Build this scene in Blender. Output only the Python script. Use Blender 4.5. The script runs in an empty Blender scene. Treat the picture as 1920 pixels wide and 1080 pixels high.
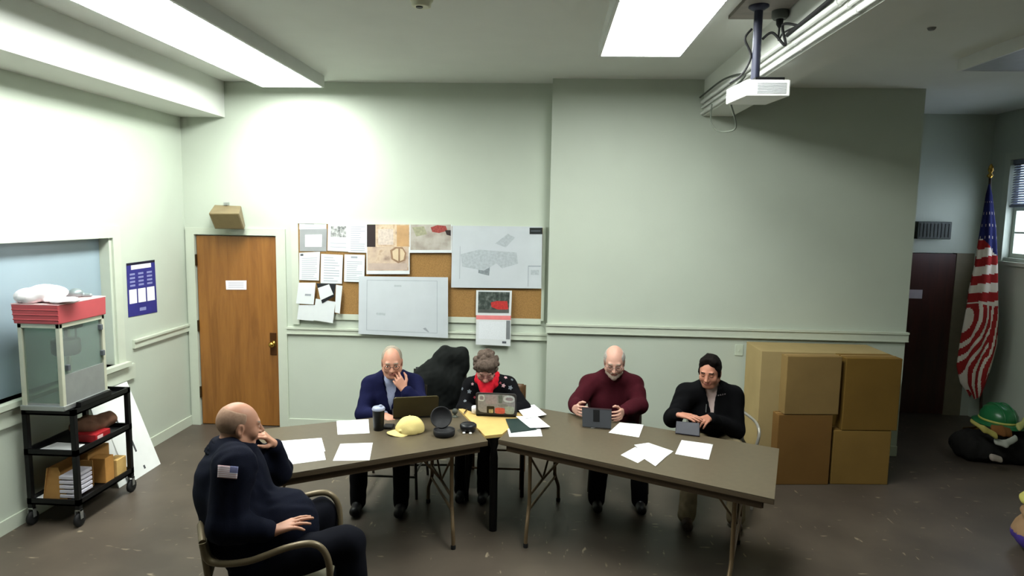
import bpy, bmesh, math, random
import numpy as np
from mathutils import Vector, Matrix
from mathutils.bvhtree import BVHTree

random.seed(7)
np.random.seed(7)
SC = bpy.context.scene
COL = SC.collection
PI = math.pi

# ---------------------------------------------------------------- camera of the meeting room
CF, CYAW, CPITCH, CROLL, CH = 1237.88, .051, -.110, .0168, 2.3047

def cam_axes():
    cy, sy = math.cos(CYAW), math.sin(CYAW)
    cp, sp = math.cos(CPITCH), math.sin(CPITCH)
    cr, sr = math.cos(CROLL), math.sin(CROLL)
    fwd = np.array([-sy * cp, cy * cp, sp])
    r0 = np.array([cy, sy, 0.0])
    u0 = np.cross(r0, fwd)
    return cr * r0 + sr * u0, -sr * r0 + cr * u0, fwd

CR_, CU_, CFW_ = cam_axes()
CO = np.array([0.0, 0.0, CH])

def ray(px, py):
    return CFW_ + CR_ * (px - 960) / CF - CU_ * (py - 540) / CF

def atz(px, py, z):
    d = ray(px, py)
    return CO + d * (z - CO[2]) / d[2]

def aty(px, py, y):
    d = ray(px, py)
    return CO + d * (y / d[1])

def atx(px, py, x):
    d = ray(px, py)
    return CO + d * (x / d[0])

def V(*a):
    return np.array(a, dtype=float)

def unit(v):
    v = np.array(v, dtype=float)
    return v / (np.linalg.norm(v) + 1e-12)

# ---------------------------------------------------------------- materials
def lin(c):
    return tuple(((x / 255) / 12.92 if x / 255 <= .04045 else ((x / 255 + .055) / 1.055) ** 2.4) for x in c)

MATS = {}

def mat(name, rgb, rough=.6, metal=0.0, var=.06, scale=12.0, bump=0.0, spec=.3, emit=None, estr=0.0, bscale=None):
    if name in MATS:
        return MATS[name]
    m = bpy.data.materials.new(name)
    m.use_nodes = True
    nt = m.node_tree
    b = nt.nodes['Principled BSDF']
    col = lin(rgb)
    b.inputs['Roughness'].default_value = rough
    b.inputs['Metallic'].default_value = metal
    b.inputs['Specular IOR Level'].default_value = spec if rough < .78 else min(spec, .08)
    if var > 0:
        tc = nt.nodes.new('ShaderNodeTexCoord')
        n = nt.nodes.new('ShaderNodeTexNoise')
        n.inputs['Scale'].default_value = scale
        n.inputs['Detail'].default_value = 4
        nt.links.new(tc.outputs['Object'], n.inputs['Vector'])
        r = nt.nodes.new('ShaderNodeValToRGB')
        r.color_ramp.elements[0].position = .3
        r.color_ramp.elements[1].position = .7
        r.color_ramp.elements[0].color = tuple(max(0, c * (1 - var)) for c in col) + (1,)
        r.color_ramp.elements[1].color = tuple(min(1, c * (1 + var)) for c in col) + (1,)
        nt.links.new(n.outputs['Fac'], r.inputs['Fac'])
        nt.links.new(r.outputs['Color'], b.inputs['Base Color'])
    else:
        b.inputs['Base Color'].default_value = col + (1,)
    if bump > 0:
        tc2 = nt.nodes.new('ShaderNodeTexCoord')
        n2 = nt.nodes.new('ShaderNodeTexNoise')
        n2.inputs['Scale'].default_value = bscale or scale * 6
        n2.inputs['Detail'].default_value = 5
        nt.links.new(tc2.outputs['Object'], n2.inputs['Vector'])
        bp = nt.nodes.new('ShaderNodeBump')
        bp.inputs['Strength'].default_value = bump
        bp.inputs['Distance'].default_value = .01
        nt.links.new(n2.outputs['Fac'], bp.inputs['Height'])
        nt.links.new(bp.outputs['Normal'], b.inputs['Normal'])
    if emit:
        b.inputs['Emission Color'].default_value = lin(emit) + (1,)
        b.inputs['Emission Strength'].default_value = estr
    MATS[name] = m
    return m

def wood(name, rgb, dark, scale=(14, 14, 1.2), rough=.35):
    if name in MATS:
        return MATS[name]
    m = bpy.data.materials.new(name)
    m.use_nodes = True
    nt = m.node_tree
    b = nt.nodes['Principled BSDF']
    b.inputs['Roughness'].default_value = rough
    tc = nt.nodes.new('ShaderNodeTexCoord')
    mp = nt.nodes.new('ShaderNodeMapping')
    mp.inputs['Scale'].default_value = scale
    n = nt.nodes.new('ShaderNodeTexNoise')
    n.inputs['Scale'].default_value = 1.6
    n.inputs['Detail'].default_value = 8
    n.inputs['Roughness'].default_value = .65
    n.inputs['Distortion'].default_value = .6
    r = nt.nodes.new('ShaderNodeValToRGB')
    r.color_ramp.elements[0].position = .3
    r.color_ramp.elements[1].position = .68
    r.color_ramp.elements[0].color = lin(dark) + (1,)
    r.color_ramp.elements[1].color = lin(rgb) + (1,)
    nt.links.new(tc.outputs['Object'], mp.inputs['Vector'])
    nt.links.new(mp.outputs['Vector'], n.inputs['Vector'])
    nt.links.new(n.outputs['Fac'], r.inputs['Fac'])
    nt.links.new(r.outputs['Color'], b.inputs['Base Color'])
    MATS[name] = m
    return m

def glass(name, tint=(235, 245, 240), clear=.9, rough=.02):
    """clear sheet: mostly see-through with a reflective film"""
    if name in MATS:
        return MATS[name]
    m = bpy.data.materials.new(name)
    m.use_nodes = True
    nt = m.node_tree
    nt.nodes.remove(nt.nodes['Principled BSDF'])
    out = nt.nodes['Material Output']
    t = nt.nodes.new('ShaderNodeBsdfTransparent')
    t.inputs['Color'].default_value = lin(tint) + (1,)
    g = nt.nodes.new('ShaderNodeBsdfPrincipled')
    g.inputs['Base Color'].default_value = (.8, .85, .85, 1)
    g.inputs['Roughness'].default_value = rough
    mx = nt.nodes.new('ShaderNodeMixShader')
    mx.inputs['Fac'].default_value = 1 - clear
    nt.links.new(t.outputs[0], mx.inputs[1])
    nt.links.new(g.outputs[0], mx.inputs[2])
    nt.links.new(mx.outputs[0], out.inputs['Surface'])
    MATS[name] = m
    return m

# ---------------------------------------------------------------- object bookkeeping
def tag(o, label=None, cat=None, group=None, kind=None):
    if label: o['label'] = label
    if cat: o['category'] = cat
    if group: o['group'] = group
    if kind: o['kind'] = kind
    return o

def thing(name, label, cat, loc=(0, 0, 0), rz=0.0, group=None):
    o = bpy.data.objects.new(name, None)
    o.empty_display_size = .1
    COL.objects.link(o)
    o.location = tuple(float(x) for x in loc)
    o.rotation_euler = (0, 0, rz)
    return tag(o, label, cat, group)

class MB:
    """collects shapes into one mesh"""
    def __init__(s):
        s.v, s.f, s.mi, s.sm = [], [], [], []

    def add(s, verts, faces, m=0, smooth=False):
        o = len(s.v)
        s.v += [tuple(float(c) for c in p) for p in verts]
        s.f += [tuple(o + i for i in f) for f in faces]
        s.mi += [m] * len(faces)
        s.sm += [smooth] * len(faces)
        return s

    def hexa(s, p, m=0):
        """8 corners: bottom ring then top ring"""
        return s.add(p, [(3, 2, 1, 0), (4, 5, 6, 7), (0, 1, 5, 4), (1, 2, 6, 5), (2, 3, 7, 6), (3, 0, 4, 7)], m)

    def box(s, lo, hi, m=0, bev=0.0):
        x0, y0, z0 = lo
        x1, y1, z1 = hi
        if bev <= 0:
            return s.hexa([(x0, y0, z0), (x1, y0, z0), (x1, y1, z0), (x0, y1, z0), (x0, y0, z1), (x1, y0, z1), (x1, y1, z1), (x0, y1, z1)], m)
        bm = bmesh.new()
        bmesh.ops.create_cube(bm, size=1.0)
        for v in bm.verts:
            v.co = Vector(((x0 + x1) / 2 + v.co.x * (x1 - x0), (y0 + y1) / 2 + v.co.y * (y1 - y0), (z0 + z1) / 2 + v.co.z * (z1 - z0)))
        bmesh.ops.bevel(bm, geom=bm.edges[:], offset=bev, segments=2, affect='EDGES', profile=.5)
        bm.verts.index_update()
        s.add([v.co for v in bm.verts], [[v.index for v in f.verts] for f in bm.faces], m)
        bm.free()
        return s

    def sheet(s, pts, t, up=(0, 0, 1), m=0):
        """polygon pts with thickness t along -up (pts is the visible face)"""
        n = len(pts)
        u = np.array(up, float) * t
        pts = [np.array(p, float) for p in pts]
        nrm = np.cross(pts[1] - pts[0], pts[2] - pts[0])
        if np.dot(nrm, up) < 0:
            pts = pts[::-1]
        vs = pts + [p - u for p in pts]
        fs = [tuple(range(n)), tuple(range(2 * n - 1, n - 1, -1))]
        for i in range(n):
            j = (i + 1) % n
            fs.append((i, n + i, n + j, j))
        return s.add(vs, fs, m)

    def tube(s, pts, r, n=10, m=0, caps=True, closed=False):
        pts = [np.array(p, float) for p in pts]
        rs = r if isinstance(r, (list, tuple)) else [r] * len(pts)
        rings, k = [], len(pts)
        prev = None
        for i, p in enumerate(pts):
            if closed:
                t = unit(pts[(i + 1) % k] - pts[i - 1])
            else:
                t = unit(pts[min(i + 1, k - 1)] - pts[max(i - 1, 0)])
            if prev is None:
                a = V(0, 0, 1) if abs(t[2]) < .9 else V(1, 0, 0)
                x = unit(np.cross(a, t))
            else:
                x = unit(prev - t * np.dot(prev, t))
            prev = x
            y = np.cross(t, x)
            rings.append([p + rs[i] * (x * math.cos(2 * PI * j / n) + y * math.sin(2 * PI * j / n)) for j in range(n)])
        vs = [q for ring in rings for q in ring]
        fs = []
        for i in range(k if closed else k - 1):
            i2 = (i + 1) % k
            for j in range(n):
                j2 = (j + 1) % n
                fs.append((i * n + j, i * n + j2, i2 * n + j2, i2 * n + j))
        s.add(vs, fs, m, True)
        if caps and not closed:
            s.add(rings[0], [tuple(range(n))[::-1]], m)
            s.add(rings[-1], [tuple(range(n))], m)
        return s

    def lathe(s, prof, n=24, loc=(0, 0, 0), m=0, ax=None, sx=1.0, sy=1.0):
        """profile (r,z) from bottom to top, about +z (or the matrix ax)"""
        loc = np.array(loc, float)
        vs, fs = [], []
        for r, z in prof:
            for j in range(n):
                p = V(r * sx * math.cos(2 * PI * j / n), r * sy * math.sin(2 * PI * j / n), z)
                if ax is not None:
                    p = ax @ p
                vs.append(loc + p)
        for i in range(len(prof) - 1):
            for j in range(n):
                j2 = (j + 1) % n
                fs.append((i * n + j, i * n + j2, (i + 1) * n + j2, (i + 1) * n + j))
        s.add(vs, fs, m, True)
        s.add(vs[:n], [tuple(range(n))[::-1]], m)
        s.add(vs[-n:], [tuple(range(n))], m)
        return s

    def grid(s, P, m=0, smooth=True):
        """P[i][j] points"""
        a, b = len(P), len(P[0])
        vs = [q for row in P for q in row]
        fs = [(i * b + j, i * b + j + 1, (i + 1) * b + j + 1, (i + 1) * b + j) for i in range(a - 1) for j in range(b - 1)]
        return s.add(vs, fs, m, smooth)

    def build(s, name, mats, parent=None, bevel=0.0, solid=0.0, local=False):
        me = bpy.data.meshes.new(name)
        me.from_pydata(s.v, [], s.f)
        mats = mats if isinstance(mats, (list, tuple)) else [mats]
        for q in mats:
            me.materials.append(q)
        me.polygons.foreach_set('material_index', s.mi)
        me.polygons.foreach_set('use_smooth', s.sm)
        me.update()
        o = bpy.data.objects.new(name, me)
        COL.objects.link(o)
        if parent is not None:
            o.parent = parent
            if not local:          # coordinates were given in the world
                w = Matrix.Identity(4)
                chain = []
                p = parent
                while p is not None:
                    chain.append(p)
                    p = p.parent
                for p in reversed(chain):
                    w = w @ (Matrix.Translation(p.location) @ p.rotation_euler.to_matrix().to_4x4() )
                me.transform(w.inverted())
        else:
            if s.v:                 # origin at the base centre
                a = np.array(s.v)
                c = (a.min(0) + a.max(0)) / 2
                c[2] = a[:, 2].min()
                me.transform(Matrix.Translation(-Vector(c)))
                o.location = c
        if bevel > 0:
            md = o.modifiers.new('edge', 'BEVEL')
            md.width = bevel
            md.segments = 2
            md.limit_method = 'ANGLE'
        if solid:
            md = o.modifiers.new('thick', 'SOLIDIFY')
            md.thickness = solid
            md.offset = 0
        return o

def struct(mb, name, m, parent=None, **k):
    o = mb.build(name, m, parent, **k)
    if parent is None:
        o['kind'] = 'structure'
    return o

def copy_tree(root, loc, rz, label=None, group=None):
    r = root.copy()
    COL.objects.link(r)
    r.location = loc
    r.rotation_euler = (0, 0, rz)
    if label: r['label'] = label
    if group: r['group'] = group
    for ch in list(root.children):
        c = ch.copy()
        COL.objects.link(c)
        c.parent = r
        for g in ch.children:
            d = g.copy()
            COL.objects.link(d)
            d.parent = c
    return r

def arc(c, a, b, t0, t1, n):
    """points c + a*cos + b*sin"""
    return [np.array(c) + np.array(a) * math.cos(t0 + (t1 - t0) * i / n) + np.array(b) * math.sin(t0 + (t1 - t0) * i / n) for i in range(n + 1)]

def smooth_path(pts, n=8):
    pts = [np.array(p, float) for p in pts]
    P = [pts[0]] + pts + [pts[-1]]
    out = []
    for i in range(1, len(P) - 2):
        for k in range(n):
            t = k / n
            a, b, c, d = P[i - 1], P[i], P[i + 1], P[i + 2]
            out.append(.5 * ((2 * b) + (c - a) * t + (2 * a - 5 * b + 4 * c - d) * t * t + (3 * b - a - 3 * c + d) * t ** 3))
    out.append(pts[-1])
    return out

# ---------------------------------------------------------------- smooth bodies: blended rounded shapes sampled on a lattice, then skinned
class Body:
    def __init__(s, lo, hi, h):
        s.lo = np.array(lo, float)
        s.h = h
        s.n = np.ceil((np.array(hi, float) - s.lo) / h).astype(int) + 1
        s.f = np.full(s.n, .06, dtype=np.float32)

    def block(s, lo, hi):
        i0 = np.maximum(np.floor((np.array(lo) - s.lo) / s.h).astype(int), 0)
        i1 = np.minimum(np.ceil((np.array(hi) - s.lo) / s.h).astype(int) + 1, s.n)
        if (i1 <= i0).any():
            return None, None
        sl = tuple(slice(a, b) for a, b in zip(i0, i1))
        ax = [(s.lo[k] + s.h * np.arange(i0[k], i1[k])).astype(np.float32) for k in range(3)]
        g = np.meshgrid(*ax, indexing='ij', sparse=True)
        return sl, g

    def blend(s, sl, d, k, op):
        a = s.f[sl]
        d = d.astype(np.float32)
        if op == 'sub':
            d = -d
            if k <= 0:
                s.f[sl] = np.maximum(a, d)
            else:
                hh = np.clip(.5 - .5 * (d - a) / k, 0, 1)
                s.f[sl] = d * (1 - hh) + a * hh + k * hh * (1 - hh)
        else:
            if k <= 0:
                s.f[sl] = np.minimum(a, d)
            else:
                hh = np.clip(.5 + .5 * (d - a) / k, 0, 1)
                s.f[sl] = d * (1 - hh) + a * hh - k * hh * (1 - hh)

    def rc(s, a, b, ra, rb, k=.02, op='add'):
        a, b = np.array(a, float), np.array(b, float)
        m = max(ra, rb) + k + .035
        sl, g = s.block(np.minimum(a, b) - m, np.maximum(a, b) + m)
        if sl is None: return s
        ab = b - a
        L = float(ab @ ab) + 1e-9
        q = [g[i] - a[i] for i in range(3)]
        t = np.clip((q[0] * ab[0] + q[1] * ab[1] + q[2] * ab[2]) / L, 0, 1)
        d = np.sqrt((q[0] - t * ab[0]) ** 2 + (q[1] - t * ab[1]) ** 2 + (q[2] - t * ab[2]) ** 2) - (ra + (rb - ra) * t)
        s.blend(sl, d, k, op)
        return s

    def flat(s, a, b, wa, wb, da, db, right, k=.03, op='add'):
        """capsule with an oval section: half width w along right, half depth d"""
        a, b, r = np.array(a, float), np.array(b, float), unit(right)
        m = max(wa, wb, da, db) + k + .035
        sl, g = s.block(np.minimum(a, b) - m, np.maximum(a, b) + m)
        if sl is None: return s
        ab = b - a
        L = float(ab @ ab) + 1e-9
        q = [g[i] - a[i] for i in range(3)]
        t = np.clip((q[0] * ab[0] + q[1] * ab[1] + q[2] * ab[2]) / L, 0, 1)
        e = [q[i] - t * ab[i] for i in range(3)]
        x = e[0] * r[0] + e[1] * r[1] + e[2] * r[2]
        y2 = np.maximum(e[0] ** 2 + e[1] ** 2 + e[2] ** 2 - x * x, 0)
        w = wa + (wb - wa) * t
        dd = da + (db - da) * t
        l = np.sqrt((x / w) ** 2 + y2 / (dd * dd))
        l2 = np.sqrt((x / (w * w)) ** 2 + y2 / (dd ** 4)) + 1e-6
        d = l * (l - 1) / l2
        s.blend(sl, d, k, op)
        return s

    def ell(s, c, r, M=None, k=.015, op='add'):
        """ellipsoid, M columns are its axes"""
        c, r = np.array(c, float), np.array(r, float)
        M = np.eye(3) if M is None else np.array(M)
        m = r.max() + k + .035
        sl, g = s.block(c - m, c + m)
        if sl is None: return s
        q = [g[i] - c[i] for i in range(3)]
        p = [q[0] * M[0, j] + q[1] * M[1, j] + q[2] * M[2, j] for j in range(3)]
        k0 = np.sqrt(sum((p[j] / r[j]) ** 2 for j in range(3)))
        k1 = np.sqrt(sum((p[j] / r[j] ** 2) ** 2 for j in range(3))) + 1e-6
        s.blend(sl, k0 * (k0 - 1) / k1, k, op)
        return s

    def cut(s, c, n, k=.01):
        """remove everything on the side n points to, from the plane through c"""
        n = unit(n)
        g = [(s.lo[i] + s.h * np.arange(s.n[i])).astype(np.float32) for i in range(3)]
        G = np.meshgrid(*g, indexing='ij', sparse=True)
        d = -sum((G[i] - c[i]) * n[i] for i in range(3))
        a = s.f
        d = -d
        hh = np.clip(.5 - .5 * (d - a) / k, 0, 1)
        s.f = (d * (1 - hh) + a * hh + k * hh * (1 - hh)).astype(np.float32)
        return s

    def crumple(s, amp, scale, seed=0, aniso=(1, 1, .6)):
        rng = np.random.RandomState(seed)
        g = [(s.lo[i] + s.h * np.arange(s.n[i])).astype(np.float32) for i in range(3)]
        band = np.abs(s.f) < amp * 3 + s.h * 2
        idx = np.nonzero(band)
        P = np.stack([g[i][idx[i]] * aniso[i] for i in range(3)], 1) * scale
        w = np.zeros(len(P), np.float32)
        warp = np.sin(P @ rng.normal(size=(3, 3)).astype(np.float32) * .7 + rng.uniform(0, 6, 3))
        Q = P + warp * .8
        for o in range(3):
            for _ in range(3):
                w += np.sin(Q @ (rng.normal(size=3).astype(np.float32) * (1.0 * 1.9 ** o)) + rng.uniform(0, 6.3)) / (1.7 ** o) / 3
        s.f[idx] += amp * w
        return s

    def mesh(s):
        f = s.f
        neg = f < 0
        c = [neg[i:neg.shape[0] - 1 + i, j:neg.shape[1] - 1 + j, k:neg.shape[2] - 1 + k] for i in (0, 1) for j in (0, 1) for k in (0, 1)]
        cnt = sum(x.astype(np.int8) for x in c)
        act = (cnt > 0) & (cnt < 8)
        ids = np.full(act.shape, -1, np.int64)
        I = np.nonzero(act)
        ids[I] = np.arange(len(I[0]))
        base = np.stack(I, 1)
        acc = np.zeros((len(base), 3))
        num = np.zeros(len(base))
        corners = [(i, j, k) for i in (0, 1) for j in (0, 1) for k in (0, 1)]
        val = {q: f[I[0] + q[0], I[1] + q[1], I[2] + q[2]].astype(float) for q in corners}
        for q in corners:
            for ax in range(3):
                if q[ax] == 0:
                    p = list(q)
                    p[ax] = 1
                    p = tuple(p)
                    a, b = val[q], val[p]
                    hit = (a < 0) != (b < 0)
                    t = np.where(hit, a / np.where(hit, a - b, 1), 0)
                    pos = np.array(q, float)[None, :] + np.eye(3)[ax][None, :] * t[:, None]
                    acc += pos * hit[:, None]
                    num += hit
        vs = s.lo + s.h * (base + acc / num[:, None])
        quads = []
        for ax in range(3):
            u, w = (ax + 1) % 3, (ax + 2) % 3
            sh = [slice(None)] * 3
            s0, s1 = list(sh), list(sh)
            s0[ax], s1[ax] = slice(0, -1), slice(1, None)
            a, b = neg[tuple(s0)], neg[tuple(s1)]
            E = np.nonzero(a != b)
            E = np.stack(E, 1)
            ok = (E[:, u] > 0) & (E[:, w] > 0) & (E[:, u] < f.shape[u] - 1) & (E[:, w] < f.shape[w] - 1)
            E = E[ok]
            inside = a[E[:, 0], E[:, 1], E[:, 2]]
            def cell(du, dw):
                q = E.copy()
                q[:, u] += du
                q[:, w] += dw
                return ids[q[:, 0], q[:, 1], q[:, 2]]
            Q = np.stack([cell(-1, -1), cell(0, -1), cell(0, 0), cell(-1, 0)], 1)
            Q[~inside] = Q[~inside][:, ::-1]
            quads.append(Q)
        return vs, np.concatenate(quads)

    def build(s, name, mats, parent=None, midx=None, relax=1):
        vs, q = s.mesh()
        for _ in range(relax):     # one gentle averaging pass
            acc = np.zeros_like(vs)
            n = np.zeros(len(vs))
            for a, b in ((0, 1), (1, 2), (2, 3), (3, 0)):
                np.add.at(acc, q[:, a], vs[q[:, b]])
                np.add.at(acc, q[:, b], vs[q[:, a]])
                np.add.at(n, q[:, a], 1)
                np.add.at(n, q[:, b], 1)
            vs = vs * .5 + .5 * acc / n[:, None]
        me = bpy.data.meshes.new(name)
        me.vertices.add(len(vs))
        me.loops.add(len(q) * 4)
        me.polygons.add(len(q))
        off = np.array(parent.location) if parent is not None else np.array([*(vs.min(0) + vs.max(0))]) / 2
        if parent is None:
            off[2] = vs[:, 2].min()
        if parent is not None and parent.parent is not None:
            off = off + np.array(parent.parent.location)
        me.vertices.foreach_set('co', (vs - off).astype(np.float32).ravel())
        me.loops.foreach_set('vertex_index', q.ravel().astype(np.int32))
        me.polygons.foreach_set('loop_start', (np.arange(len(q)) * 4).astype(np.int32))
        me.polygons.foreach_set('loop_total', np.full(len(q), 4, np.int32))
        me.polygons.foreach_set('use_smooth', np.ones(len(q), bool))
        mats = mats if isinstance(mats, (list, tuple)) else [mats]
        for m in mats:
            me.materials.append(m)
        if midx is not None:
            cen = vs[q].mean(1)
            me.polygons.foreach_set('material_index', midx(cen).astype(np.int32))
        me.update(calc_edges=True)
        me.validate()
        o = bpy.data.objects.new(name, me)
        COL.objects.link(o)
        if parent is not None:
            o.parent = parent
        else:
            o.location = off
        o['_bv'] = 0
        del o['_bv']
        s.vs, s.q = vs, q
        return o

LIGHT, SKY, EXPO = 19.0, 5.0, 0.76
# ---------------------------------------------------------------- room measures
XL, YB, YR, XC, XR, HC, HR = -3.79, 6.75, 6.51, .026, 3.50, 3.61, 3.54
YF, XW, Y0 = 8.0, 5.1, -3.2          # far wall of the alcove, window wall, wall behind the camera
BZL, BXL = 3.25, -3.32               # left beam
BX0, BX1, BZR = 1.46, 1.73, 3.27      # right beam

M_wall = mat('wall_paint', (184, 192, 178), .55, var=.02, scale=3, bump=.05, bscale=60)
M_ceil = mat('ceiling_paint', (212, 214, 208), .8, var=.02, scale=3)
M_trim = mat('trim_paint', (190, 197, 181), .4, var=.02)
M_door = wood('door_veneer', (150, 100, 45), (118, 74, 28), (9, 9, .8), .4)
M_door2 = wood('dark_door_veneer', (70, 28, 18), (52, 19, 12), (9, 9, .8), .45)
M_black = mat('black_metal', (16, 16, 17), .45, .3, .1)
M_rubber = mat('black_rubber', (22, 22, 23), .7)
M_white = mat('white_plastic', (235, 236, 233), .35, var=.02)
M_paper = mat('white_paper', (242, 243, 244), .7, var=.015, scale=20)
M_print = mat('grey_print', (150, 154, 160), .7, var=.1)
M_printd = mat('dark_print', (80, 84, 90), .7, var=.1)
M_chrome = mat('chrome', (190, 190, 188), .2, 1.0, .02)
M_brass = mat('brass', (190, 150, 70), .25, 1.0, .05)
M_steel = mat('brushed_steel', (170, 172, 172), .35, .8, .06)

def floor_mat():
    m = bpy.data.materials.new('floor_tile')
    m.use_nodes = True
    nt = m.node_tree
    b = nt.nodes['Principled BSDF']
    b.inputs['Roughness'].default_value = .42
    b.inputs['Specular IOR Level'].default_value = .35
    tc = nt.nodes.new('ShaderNodeTexCoord')
    def noise(sc, det, dist=0):
        n = nt.nodes.new('ShaderNodeTexNoise')
        n.inputs['Scale'].default_value = sc
        n.inputs['Detail'].default_value = det
        n.inputs['Distortion'].default_value = dist
        nt.links.new(tc.outputs['Object'], n.inputs['Vector'])
        return n
    n1 = noise(2.2, 6)
    r1 = nt.nodes.new('ShaderNodeValToRGB')
    r1.color_ramp.elements[0].position = .35
    r1.color_ramp.elements[1].position = .7
    r1.color_ramp.elements[0].color = lin((70, 62, 54)) + (1,)
    r1.color_ramp.elements[1].color = lin((86, 77, 67)) + (1,)
    nt.links.new(n1.outputs['Fac'], r1.inputs['Fac'])
    # pale streak flecks, turned tile by tile
    bk = nt.nodes.new('ShaderNodeTexChecker')
    bk.inputs['Scale'].default_value = 3.28
    nt.links.new(tc.outputs['Object'], bk.inputs['Vector'])
    def flecks(scale):
        mp = nt.nodes.new('ShaderNodeMapping')
        mp.inputs['Scale'].default_value = scale
        nt.links.new(tc.outputs['Object'], mp.inputs['Vector'])
        n = nt.nodes.new('ShaderNodeTexNoise')
        n.inputs['Scale'].default_value = 3.0
        n.inputs['Detail'].default_value = 2
        nt.links.new(mp.outputs['Vector'], n.inputs['Vector'])
        r = nt.nodes.new('ShaderNodeValToRGB')
        r.color_ramp.elements[0].position = .685
        r.color_ramp.elements[1].position = .75
        nt.links.new(n.outputs['Fac'], r.inputs['Fac'])
        return r
    fa, fb = flecks((9, 2.4, 1)), flecks((2.4, 9, 1))
    mx = nt.nodes.new('ShaderNodeMixRGB')
    nt.links.new(bk.outputs['Fac'], mx.inputs['Fac'])
    nt.links.new(fa.outputs['Color'], mx.inputs['Color1'])
    nt.links.new(fb.outputs['Color'], mx.inputs['Color2'])
    m2 = nt.nodes.new('ShaderNodeMixRGB')
    nt.links.new(mx.outputs['Color'], m2.inputs['Fac'])
    nt.links.new(r1.outputs['Color'], m2.inputs['Color1'])
    m2.inputs['Color2'].default_value = lin((138, 126, 106)) + (1,)
    nt.links.new(m2.outputs['Color'], b.inputs['Base Color'])
    return m

struct(MB().box((XL - .2, Y0 - .2, -.1), (XW + .2, YF + .2, 0)), 'floor', floor_mat())
mb = MB().box((XL - .2, Y0 - .2, HC), (BX1, YB + .2, HC + .1))
struct(mb, 'ceiling', M_ceil)
struct(MB().box((BX1, Y0 - .2, HR), (XW + .2, YF + .2, HR + .17)), 'ceiling_right_bay', M_ceil)
struct(MB().box((XL, Y0, BZL), (BXL, YB, HC)), 'beam_left', M_ceil)
struct(MB().box((BX0, Y0, BZR), (BX1, YR, HC)), 'beam_right', M_ceil)

# left wall with its window opening
WY0, WY1, WZ0, WZ1 = 2.6, 5.57, .93, 2.05
mb = MB()
mb.box((XL - .2, Y0, 0), (XL, WY0, HC)).box((XL - .2, WY1, 0), (XL, YB + .2, HC))
mb.box((XL - .2, WY0, 0), (XL, WY1, WZ0)).box((XL - .2, WY0, WZ1), (XL, WY1, HC))
struct(mb, 'wall_left', M_wall)
M_bluepane = mat('blue_grey_pane', (146, 164, 174), .25, var=.03, scale=1.5, spec=.4)
w = struct(MB().box((XL - .12, WY0, WZ0), (XL - .09, WY1, WZ1)), 'window_1', M_bluepane)
w['label'] = 'wide interior window with blue-grey pane behind the popcorn machine'
mb = MB()
mb.box((XL, WY1, WZ0), (XL + .02, WY1 + .1, WZ1 + .1)).box((XL, WY0 - .1, WZ0), (XL + .02, WY0, WZ1 + .1)).box((XL, WY0, WZ1), (XL + .02, WY1, WZ1 + .1))
mb.box((XL - .09, WY1 - .03, WZ0), (XL, WY1, WZ1)).box((XL - .09, 4.2, WZ0), (XL - .06, 4.25, WZ1 - .0))
mb.build('window_frame', M_trim, w)
mb = MB().box((XL - .09, WY0 - .1, WZ0 - .04), (XL + .06, WY1 + .12, WZ0)).box((XL, WY0 - .1, .755), (XL + .025, WY1 + .22, WZ0 - .04))
mb.build('window_sill', M_trim, w)

# back wall, left section with door opening
DX0, DX1, DZ = -3.682, -2.809, 2.05
mb = MB()
mb.box((XL - .2, YB, 0), (DX0, YB + .2, HC)).box((DX1, YB, 0), (XC, YB + .2, HC)).box((DX0, YB, DZ), (DX1, YB + .2, HC)).box((DX0, YB + .06, 0), (DX1, YB + .2, DZ))
struct(mb, 'wall_back_left', M_wall)
struct(MB().box((XC, YR, 0), (XR, YB + .2, HC)), 'wall_back_right', M_wall)
d = struct(MB().box((DX0 + .012, YB + .01, .01), (DX1 - .012, YB + .055, DZ - .012)), 'door_1', M_door)
d['label'] = 'flat brown wood veneer door in the left part of the back wall'
mb = MB()
mb.box((DX0 - .09, YB - .02, 0), (DX0, YB + .0, DZ + .07)).box((DX1, YB - .02, 0), (DX1 + .1, YB, DZ + .07)).box((DX0, YB - .02, DZ), (DX1, YB, DZ + .07))
mb.build('door_frame', M_trim, d)
for z in (1.72, 1.02, .3):
    MB().box((DX0 - .012, YB - .012, z), (DX0 + .014, YB + .012, z + .12)).build('hinge', mat('hinge_bronze', (62, 48, 30), .4, .6), d)
mb = MB()
k = aty(512, 645, YB)
mb.lathe([(.032, 0), (.032, .008), (.013, .012), (.013, .035), (.028, .045), (.031, .06), (.024, .075), (.006, .08)], 20, (k[0], YB + .01, k[2]), ax=np.array([[1, 0, 0], [0, 0, -1], [0, 1, 0]]))
o = mb.build('door_knob', M_brass, d)
MB().box((k[0] - .035, YB + .003, k[2] - .12), (k[0] + .035, YB + .011, k[2] + .12), bev=.003).build('lock_plate', mat('aged_bronze', (84, 52, 26), .4, .6), d)

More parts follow.
